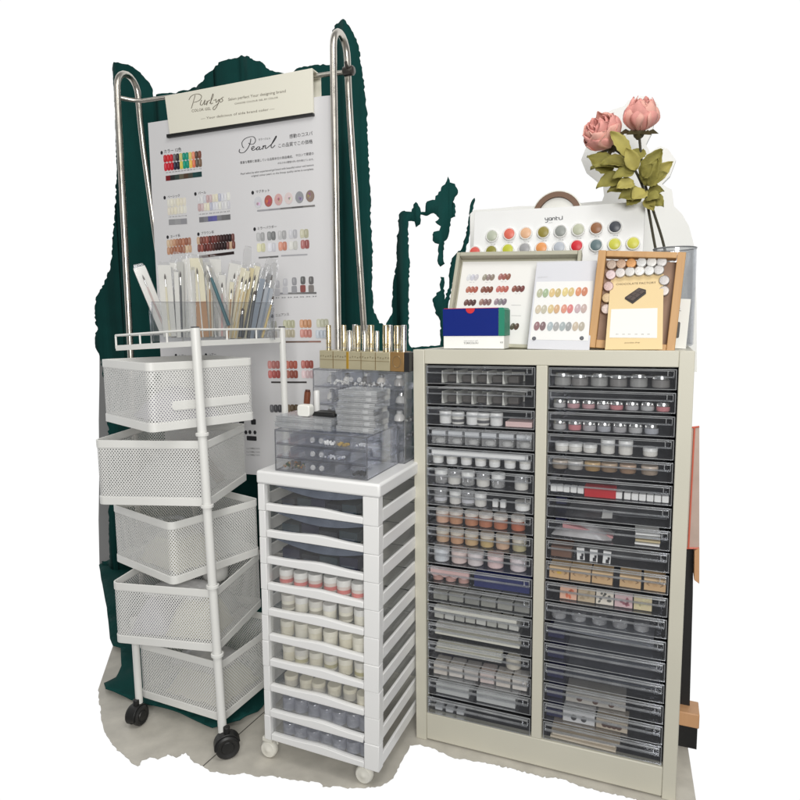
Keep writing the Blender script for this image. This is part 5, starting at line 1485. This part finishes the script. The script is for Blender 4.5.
# top tray with gallery rail
cor = [FT + Vector((0, 0, -.004)), RTp + Vector((0, 0, -.003)), BT, LT]
cor = [c_ + (sum(cor, Vector()) / 4 - c_) * .03 * (0 if k != 0 else 0) for k, c_ in enumerate(cor)]
dz = Vector((0, 0, 1))


def quadbox(m, c4, zlo, zhi, inset=0.0, mi=0):
    ce = sum(c4, Vector()) / 4
    q = [loc(c_ + (ce - c_) * inset) for c_ in c4]
    vs = [p + dz * zlo for p in q] + [p + dz * zhi for p in q]
    m.add(vs, [(0, 3, 2, 1), (4, 5, 6, 7)] + [(k, (k + 1) % 4, (k + 1) % 4 + 4, k + 4) for k in range(4)], mi)


m = MB(); quadbox(m, cor, -.032, -.030, .012); 
for k in range(4):
    a_, b_ = loc(cor[k]) + dz * -.027, loc(cor[(k + 1) % 4]) + dz * -.027
    d = (b_ - a_).normalized(); n_ = Vector((-d.y, d.x, 0)) * .0018
    m.add([a_ - n_ - dz * .0075, b_ - n_ - dz * .0075, b_ + n_ - dz * .0075, a_ + n_ - dz * .0075, a_ - n_ + dz * .0045, b_ - n_ + dz * .0045, b_ + n_ + dz * .0045, a_ + n_ + dz * .0045],
          [(0, 3, 2, 1), (4, 5, 6, 7), (0, 1, 5, 4), (1, 2, 6, 5), (2, 3, 7, 6), (3, 0, 4, 7)])
tr = m.build('tray', CARTW, ct)
m = MB(); quadbox(m, cor, -.0295, -.026, .10); m.build('tray_mat', cmat((150, 148, 140), .5), tr)
m = MB()
for k in range(4):
    a_, b_ = loc(cor[k]), loc(cor[(k + 1) % 4])
    m.tube([a_, (a_ + b_) / 2, b_], .0026, 8)
    for t in (.32, .66): p = a_ + (b_ - a_) * t; m.tube([p, p - dz * .024], .0022, 8)
for c_ in cor[2:]: m.tube([loc(c_), loc(c_) - dz * .03], .0024, 8)
m.build('gallery_rail', CARTW, tr)

# baskets
A_, B_, H_ = .2500, .2585, .1460
bas = [(-.5332, 1.3527, .8849, 44.6, .975), (-.4369, 1.4232, .7040, 84.3, .962), (-.5415, 1.4557, .5039, 51.5, .957), (-.4312, 1.4114, .3574, 78.5, .970), (-.4382, 1.4510, .1593, 65.3, .962)]
path = rrect(0, 0, A_, B_, .016, 6)
per = [0]
for i in range(len(path)): per.append(per[-1] + math.dist(path[i], path[(i + 1) % len(path)]))
n = len(path)


def grow(p, d):
    cx, cy = A_ / 2, B_ / 2
    return (p[0] + d * (1 if p[0] > cx else -1) * (1 if abs(p[0] - cx) > A_ / 2 - .017 else 0), p[1] + d * (1 if p[1] > cy else -1) * (1 if abs(p[1] - cy) > B_ / 2 - .017 else 0))


def band(m, z0, z1, out, inn):
    vs = []; fs = []
    for p in path:
        o_, i_ = grow(p, out), grow(p, -inn)
        vs += [(o_[0], o_[1], z0), (o_[0], o_[1], z1), (i_[0], i_[1], z1), (i_[0], i_[1], z0)]
    for i in range(n):
        a_, b_ = 4 * i, 4 * ((i + 1) % n)
        for k in range(4): fs.append((a_ + k, b_ + k, b_ + (k + 1) % 4, a_ + (k + 1) % 4))
    m.add(vs, fs)


bk = None; BM = []
for i, (x, y, z, a, s) in enumerate(bas):
    p = EYE + (Vector((x, y, z)) - EYE) * s
    if i == 0:
        m = MB(); vs = []; fs = []; uvs = []
        for k in range(n):
            a_, b_ = path[k], path[(k + 1) % n]; o_ = len(vs)
            vs += [(a_[0], a_[1], -H_ + .018), (b_[0], b_[1], -H_ + .018), (b_[0], b_[1], -.017), (a_[0], a_[1], -.017)]
            fs.append((o_, o_ + 1, o_ + 2, o_ + 3)); uvs.append([(per[k], 0), (per[k + 1], 0), (per[k + 1], H_ - .035), (per[k], H_ - .035)])
        m.add(vs, fs, 0, uvs)
        m.add([(q[0], q[1], -H_ + .006) for q in path], [tuple(range(n))], 0, [[(q[0], q[1]) for q in path]])
        bk = m.build('basket', PERF, ct)
        m = MB(); band(m, -.0175, 0, .0012, .0016); m.build('top_rim', CARTW, bk, bevel=.0008)
        m = MB(); band(m, -H_, -H_ + .0185, .0012, .0016); m.build('bottom_rim', CARTW, bk, bevel=.0008)
        b1 = bk
    else: b1 = copy_tree(bk, ct)
    b1.location = p - O0; b1.rotation_euler = ((0, 0, R(a)) if i != 3 else (0, 0, R(a)))
    BM.append(Matrix.Translation(p) @ Matrix.Rotation(R(a), 4, 'Z'))
    BK_ = b1
    if i == 0: firstb = b1
fr1 = BM[0]
q0 = pix(172, 406.5, fr1); q1 = pix(249, 397, fr1)
m = MB(); m.prism(rrect(q0[0], q0[1] - .009, q1[0], q0[1] + .0105, .006), -.0022, -.0006)
hp = m.build('handle_plate', CARTW, firstb, bevel=.0005)

# things kept in the baskets
LIL = cmat((196, 192, 208), .5, .1); YEL = cmat((226, 222, 196), .5, .05); BRN = cmat((120, 96, 76), .6, .1); GRY = cmat((176, 178, 176), .5, .1)
inside = [(0, .05, .06, .15, .15, .07, LIL, 'pale lilac bundle in the uppermost trolley basket'),
          (1, .035, .04, .12, .17, .09, GRY, 'grey bundle at left of the second trolley basket'), (1, .155, .05, .07, .15, .08, BRN, 'brown bundle at right in the second trolley basket'),
          (2, .03, .035, .13, .17, .085, YEL, 'cream bundle at the front of the third trolley basket'), (2, .16, .04, .07, .16, .07, GRY, 'grey bundle at right in the third trolley basket'),
          (3, .03, .03, .12, .12, .095, YEL, 'cream bundle at the front of the fourth trolley basket'), (3, .03, .15, .12, .09, .08, LIL, 'lilac bundle at left in the fourth trolley basket'), (3, .15, .05, .08, .17, .07, GRY, 'grey bundle at right in the fourth trolley basket'),
          (4, .03, .03, .15, .18, .08, YEL, 'cream bundle in the lowest trolley basket')]
m = MB(); m.lathe([(.026, 0), (.031, .008), (.032, .05), (.029, .05), (.028, .01), (.001, .009)], n=26); o = m.build('white_bowl', WPL); o.matrix_world = BM[3] @ Matrix.Translation((.175, .09, -.0488)); tag(o, 'round white bowl near the rim of the fourth trolley basket', 'bowl')


def film(i, x, y, z, sx, sy, sz, mat, lb, yaw=0.0):
    m = MB(); k_ = 10; vs = []; fs = []; rnd = random.Random(i * 7 + 3)
    for a in range(k_ + 1):
        for b in range(k_ + 1):
            s, t = a / k_, b / k_
            vs.append((s * sx, t * sy, sz * (math.sin(math.pi * s) * math.sin(math.pi * t)) ** .5 + .006 * rnd.random()))
    for a in range(k_):
        for b in range(k_): q = a * (k_ + 1) + b; fs.append((q, q + k_ + 1, q + k_ + 2, q + 1))
    o_ = len(vs); vs += [(v[0], v[1], -.001) for v in vs]; fs += [tuple(o_ + q for q in f_[::-1]) for f_ in fs]
    m.add(vs, fs); o = m.build('plastic_pouch', mat, sharp=50); o.matrix_world = BM[i] @ Matrix.Translation((x, y, z)) @ rot(yaw); tag(o, lb, 'pouch')


for i, x, y, sx, sy, sz, mt, lb in inside: film(i, x, y, -H_ + .0075, sx, sy, sz, mt, lb)
film(2, .03, .03, -.056, .10, .16, .03, BAG, 'crumpled clear pouch on the boxes of the third trolley basket', .1)
film(1, .04, .04, -.044, .10, .09, .024, BAG, 'crumpled clear pouch on grey box of the second trolley basket', .1)
film(4, .03, .04, -.058, .11, .15, .03, BAGW, 'milky film pouch on the boxes of the lowest trolley basket', .0)
film(3, .03, .05, -.042, .09, .15, .022, BAGW, 'milky film pouch on cream box of the fourth trolley basket', .0)

# ------------------------------------------------------------------ clear bin of wrapped brushes on the tray
ZTR = .926
BF = frame((-.580, 1.472, ZTR), .449)
bx0 = pix(153.5, 338, BF)[0]; bx1 = pix(275, 338, BF)[0]; bh = pix(215, 302.5, BF)[1]
GB = BF @ Matrix.Translation((bx0, 0, 0)); bw = bx1 - bx0; bd = .085
g = thing('acrylic_bin', GB, 'clear grey acrylic bin on the trolley top full of wrapped brushes', 'bin')
BINM = clear('grey_acrylic', (.95, .955, .96), .03, .02, (.65, .66, .68), .05)
m = MB(); t = .0022
m.box(0, 0, 0, bw, bd, t); m.box(0, 0, t, bw, t, bh); m.box(0, bd - t, t, bw, bd, bh); m.box(0, t, t, t, bd - t, bh); m.box(bw - t, t, t, bw, bd - t, bh)
m.build('bin_walls', BINM, g)
m = MB(); e = .0011
m.box(0, -.0002, bh, bw, t, bh + e); m.box(0, bd - t, bh, bw, bd, bh + e); m.box(0, t, bh, t, bd - t, bh + e); m.box(bw - t, t, bh, bw, bd - t, bh + e)
for x in (-.0004, bw - e): m.box(x, -.0004, 0, x + e, e, bh)
m.build('bin_edges', ACRYE, g)

WCARD = cmat((226, 225, 220), .5, .03); CRMC = cmat((228, 222, 196), .5, .04); WOODP = cmat((190, 142, 88), .5, .1); WOODY = cmat((206, 184, 130), .5, .1); DGREY = cmat((76, 80, 84), .45, .1)
TEAL = cmat((58, 96, 104), .45, .08); PINKC = cmat((222, 178, 174), .5); BLUG = cmat((140, 152, 166), .45, .1); BRIS = cmat((84, 78, 74), .7)
SHINY = clear('shiny_film', (.975, .975, .97), .10, .06, (.92, .92, .92), .1, .4)


def pack(b, t_, wpx, y, card=None, stick=None, film_=True, tip=None, lower=None, label='', ncard=1.0, sw=.0024):
    """a film sleeve standing in the bin, with its card and the brush or stick inside"""
    p0 = pix(b[0], b[1], GB, y); p1 = pix(t_[0], t_[1], GB, y)
    p0 = (p0[0], max(p0[1], .0035))
    d = Vector((p1[0] - p0[0], 0, p1[1] - p0[1])); L = d.length; ang = math.atan2(d.x, d.z)
    w = wpx * .00235
    fr_ = GB @ Matrix.Translation((p0[0], y, p0[1])) @ Matrix.Rotation(ang, 4, 'Y') @ Matrix.Rotation(random.uniform(-.04, .04), 4, 'Z')
    o = thing('wrapped_brush', fr_, label, 'brush', 'wrapped brushes in the clear bin')
    if film_:
        m = MB(); m.prism([(-w / 2, 0), (w / 2, 0), (w / 2, L * .96), (w * .36, L * 1.04), (-w * .34, L * 1.05), (-w / 2, L * .97)], -.0030, .0030); m.build('film_sleeve', SHINY, o, bevel=.0008)
    if card:
        m = MB(); m.box(-w / 2 + .0008, .0006, .001, w / 2 - .0008, .0014, L * ncard); m.build('card', card, o)
    if stick:
        m = MB(); h0 = L * .12; m.tube([(0, -.0008, .002), (0, -.0008, L * .62), (0, -.0008, L * .70)], [sw, sw * .9, sw * .6], 10); m.build('handle', stick, o)
        m = MB(); m.tube([(0, -.0008, L * .70), (0, -.0008, L * .80)], [sw * .8, sw * .9], 10); m.build('ferrule', SILVER, o)
        m = MB(); m.tube([(0, -.0008, L * .80), (0, -.0008, L * .84), (0, -.0008, L * .88)], [sw * .75, sw * .85, .0004], 10); m.build('bristles', tip or BRIS, o)
    if lower:
        m = MB(); m.box(-w / 2 + .0009, -.0024, .002, w / 2 - .0009, -.0012, L * .46); m.build('wooden_handles', lower, o)


pk_ = [
    ((166, 332), (139, 267), 12, .030, WCARD, cmat((200, 180, 176), .5), 'outermost white wrapped brush leaning far left out of the bin', {}),
    ((170, 337), (164, 265), 13, .012, WCARD, CRMC, 'upright white brush sleeve just right of the leftmost leaning one', {}),
    ((176, 338), (174, 263), 9, .040, WCARD, DGREY, 'white sleeve behind the second brush of the bin', {}),
    ((182, 338), (180, 262), 7, .020, cmat((190, 190, 184), .5), DGREY, 'grey white sleeve with a dark handle left of the tall slim white ones', {}),
    ((187, 338), (184, 259), 6, .030, WCARD, None, 'first tall slim white sleeve left of the wooden handled brush', {}),
    ((192, 338), (189, 258), 5, .016, WCARD, None, 'second tall slim white sleeve left of the wooden handled brush', {}),
    ((203, 338), (196, 258), 13, .010, CRMC, WCARD, 'cream sleeve with fine brush over orange wooden handles', {'lower': WOODP}),
    ((208, 338), (205, 262), 8, .045, WCARD, WOODY, 'white sleeve behind the orange wooden handles', {}),
    ((229, 326), (203, 256), 10, .005, None, TEAL, 'clear sleeve with thick teal handle leaning left across the bin', {'sw': .0044, 'tip': WCARD}),
    ((217, 336), (215, 259), 13, .055, WCARD, None, 'blank white card sleeve standing tall at the middle of the bin', {}),
    ((222, 337), (222, 275), 8, .030, WCARD, PINKC, 'white sleeve with pale pink stick beside the tall blank card', {}),
    ((226, 338), (236, 264), 14, .035, WCARD, PINKC, 'broad white sleeve with pink patch leaning right in the bin', {}),
    ((232, 339), (244, 268), 7, .018, CRMC, WOODY, 'leftmost cream sleeve of the yellow stick bunch', {}),
    ((235, 339), (248, 271), 5, .012, CRMC, WOODY, 'slim cream sleeve second in the yellow stick bunch', {}),
    ((239, 339), (252, 268), 6, .022, cmat((222, 208, 160), .5), WOODY, 'yellowish sleeve in the middle of the yellow stick bunch', {}),
    ((243, 339), (257, 266), 8, .030, CRMC, DGREY, 'cream sleeve with black tipped stick right of the yellow bunch', {}),
    ((240, 338), (243, 304), 6, .008, None, DGREY, 'short dark grey stick low at the front of the bin', {'film_': False, 'sw': .005}),
    ((248, 339), (256, 284), 6, .014, None, DGREY, 'dark grey handle right of the short dark stick', {'film_': False, 'sw': .0046}),
    ((254, 340), (268, 268), 11, .028, BLUG, DGREY, 'blue grey sleeve leaning right near the end of the bin', {'ncard': .8}),
    ((259, 340), (274, 266), 10, .020, cmat((176, 182, 190), .5), BLUG, 'pale blue sleeve with dark tips, rightmost film of the bin', {'ncard': .7}),
    ((262, 339), (275, 290), 5, .010, None, WOODY, 'bare yellow stick at the right end of the bin', {'film_': False, 'sw': .0032}),
    ((172, 338), (170, 270), 6, .022, None, WOODY, 'thin wooden stick in film behind the second white sleeve', {'sw': .0017}),
    ((179, 338), (176, 272), 5, .014, WCARD, None, 'narrow blank white sleeve low at the left of the bin', {}),
    ((186, 338), (192, 268), 5, .026, cmat((206, 206, 200), .5), None, 'grey white slanting sleeve among the tall slim white ones', {}),
    ((195, 338), (193, 270), 4, .007, WCARD, None, 'narrow white sleeve pressed against the front wall of the bin', {}),
    ((211, 337), (209, 268), 6, .020, cmat((214, 208, 190), .5), WOODP, 'beige sleeve with wooden stick between teal handle and orange handles', {'sw': .002}),
    ((214, 338), (206, 276), 6, .028, WCARD, DGREY, 'white sleeve with dark stick crossing behind the teal handle', {'sw': .002}),
    ((228, 339), (232, 282), 5, .010, CRMC, WOODP, 'short cream sleeve with orange stick below the pink patch', {'sw': .002}),
    ((230, 339), (240, 276), 5, .026, cmat((214, 196, 170), .5), WOODP, 'tan sleeve behind the pink patched one', {'sw': .002}),
    ((237, 339), (254, 276), 5, .040, WCARD, WOODY, 'white sleeve with yellow stick fanning right at the back', {'sw': .002}),
    ((246, 339), (262, 270), 8, .036, cmat((196, 198, 200), .5), DGREY, 'light grey sleeve between the yellow bunch and blue grey film', {}),
    ((251, 340), (264, 272), 6, .010, BLUG, None, 'slim blue grey sleeve in front of the rightmost bunch', {'ncard': .9}),
    ((257, 340), (270, 274), 6, .040, cmat((150, 154, 158), .5), DGREY, 'mid grey sleeve at the back of the rightmost bunch', {}),
    ((243, 336), (248, 250), 9, .060, None, None, 'empty clear film sleeve sticking up behind the yellow bunch', {}),
    ((178, 336), (179, 256), 15, .065, None, None, 'empty clear film sleeve at the back left of the bin', {}),
    ((262, 336), (272, 262), 14, .062, None, None, 'empty clear film sleeve at the back right of the bin', {}),
]
for b, t_, w_, y, cd, sk, lb, kw in pk_: pack(b, t_, w_, y, cd, sk, label=lb, **kw)

# ================================================================== things glimpsed right of the cabinet
SF = CB @ Matrix.Translation((0, .16, 0))
S = lambda x, y: pix(x, y, SF)
sh = thing('wooden_shelf', SF, 'low light wood shelf with black back, glimpsed right of the steel cabinet', 'shelf')
BEECH = wood('beech', (.62, .36, .19), (.50, .27, .13), 9)
uL = W + .004; uX = S(699.5, 720)[0]
zb0, zb1 = S(690, 727.5)[1], S(690, 713.5)[1]
m = MB(); m.box(uL, 0, zb0, uX, .055, zb1); m.build('board', BEECH, sh, bevel=.002)
m = MB(); m.box(uL, .03, .0006, uX - .001, .05, zb0 - .0006); m.build('base_panel', cmat((22, 22, 22), .6), sh)
m = MB(); m.prism([(uL, zb1 + .0006), (S(690.5, 708)[0], zb1 + .0006), (S(693.5, 600)[0], S(693.5, 600)[1]), (S(694, 552)[0], S(694, 552)[1]), (uL, S(694, 552)[1])], .03, .05); m.build('back_panel', cmat((26, 25, 25), .6), sh)
m = MB(); m.prism([S(694.5, 551), S(699.5, 548), S(699.3, 584), S(694, 580)], .0, .06); m.build('post', BEECH, sh, bevel=.001)
m = MB()
q = [S(691, 428), S(699.5, 427), S(699.5, 549), S(684, 549)]
rp = thing('red_panel', SF, 'smoky panel with thin red edging leaning right of the steel cabinet', 'panel')
m = MB(); m.prism(q, .006, .010); m.build('smoky_pane', cmat((186, 166, 154), .4, .1), rp)
m = MB()
RED = cmat((206, 104, 84), .4)
for a_, b_ in ((q[0], q[1]), (q[2], q[3])): m.tube([(a_[0], .005, a_[1]), (b_[0], .005, b_[1])], .0020, 8)
a_, b_ = S(694.6, 428), S(688.5, 549); m.tube([(a_[0], .003, a_[1]), (b_[0], .003, b_[1])], .0017, 8)
m.build('red_edging', RED, rp)

# ================================================================== light
w = bpy.data.worlds.new('World'); scene.world = w; w.use_nodes = True
nt = w.node_tree; nt.nodes.clear()
bg = nt.nodes.new('ShaderNodeBackground'); wo = nt.nodes.new('ShaderNodeOutputWorld')
tc = nt.nodes.new('ShaderNodeTexCoord'); sx = nt.nodes.new('ShaderNodeSeparateXYZ'); nt.links.new(tc.outputs['Generated'], sx.inputs[0])
mr = nt.nodes.new('ShaderNodeMapRange'); mr.interpolation_type = 'SMOOTHSTEP'
mr.inputs[1].default_value = -.05; mr.inputs[2].default_value = .38; mr.inputs[3].default_value = AMB; mr.inputs[4].default_value = 1.02
nt.links.new(sx.outputs['Y'], mr.inputs[0])
nt.links.new(mr.outputs[0], bg.inputs['Strength']); bg.inputs['Color'].default_value = (1, 1, 1, 1)
nt.links.new(bg.outputs[0], wo.inputs[0])


def area(name, at, to, size, power, col=(1, .985, .96)):
    l = bpy.data.lights.new(name, 'AREA'); l.energy = power; l.size = size; l.color = col
    o = bpy.data.objects.new(name, l); COL.objects.link(o)
    d = Vector(to) - Vector(at); o.rotation_euler = d.to_track_quat('-Z', 'Y').to_euler(); o.location = at
    return o


area('ceiling_panel', (.35, .35, 2.75), (-.1, 1.5, .5), .9, KEY)
area('ceiling_panel', (-1.3, .1, 2.6), (-.3, 1.6, .5), .9, KEY2)
area('front_fill', (.10, -1.15, 1.42), (-.05, 1.4, .50), 1.0, FRONT)  # unseen fill lamp added in front to brighten the drawer contents

scene.render.engine = 'CYCLES'
scene.view_settings.view_transform = 'Standard'; scene.view_settings.look = 'None'; scene.view_settings.exposure = 0; scene.view_settings.gamma = 1
scene.cycles.use_denoising = True
scene.cycles.max_bounces = 10; scene.cycles.transparent_max_bounces = 40; scene.cycles.diffuse_bounces = 4; scene.cycles.glossy_bounces = 4
scene.render.film_transparent = False
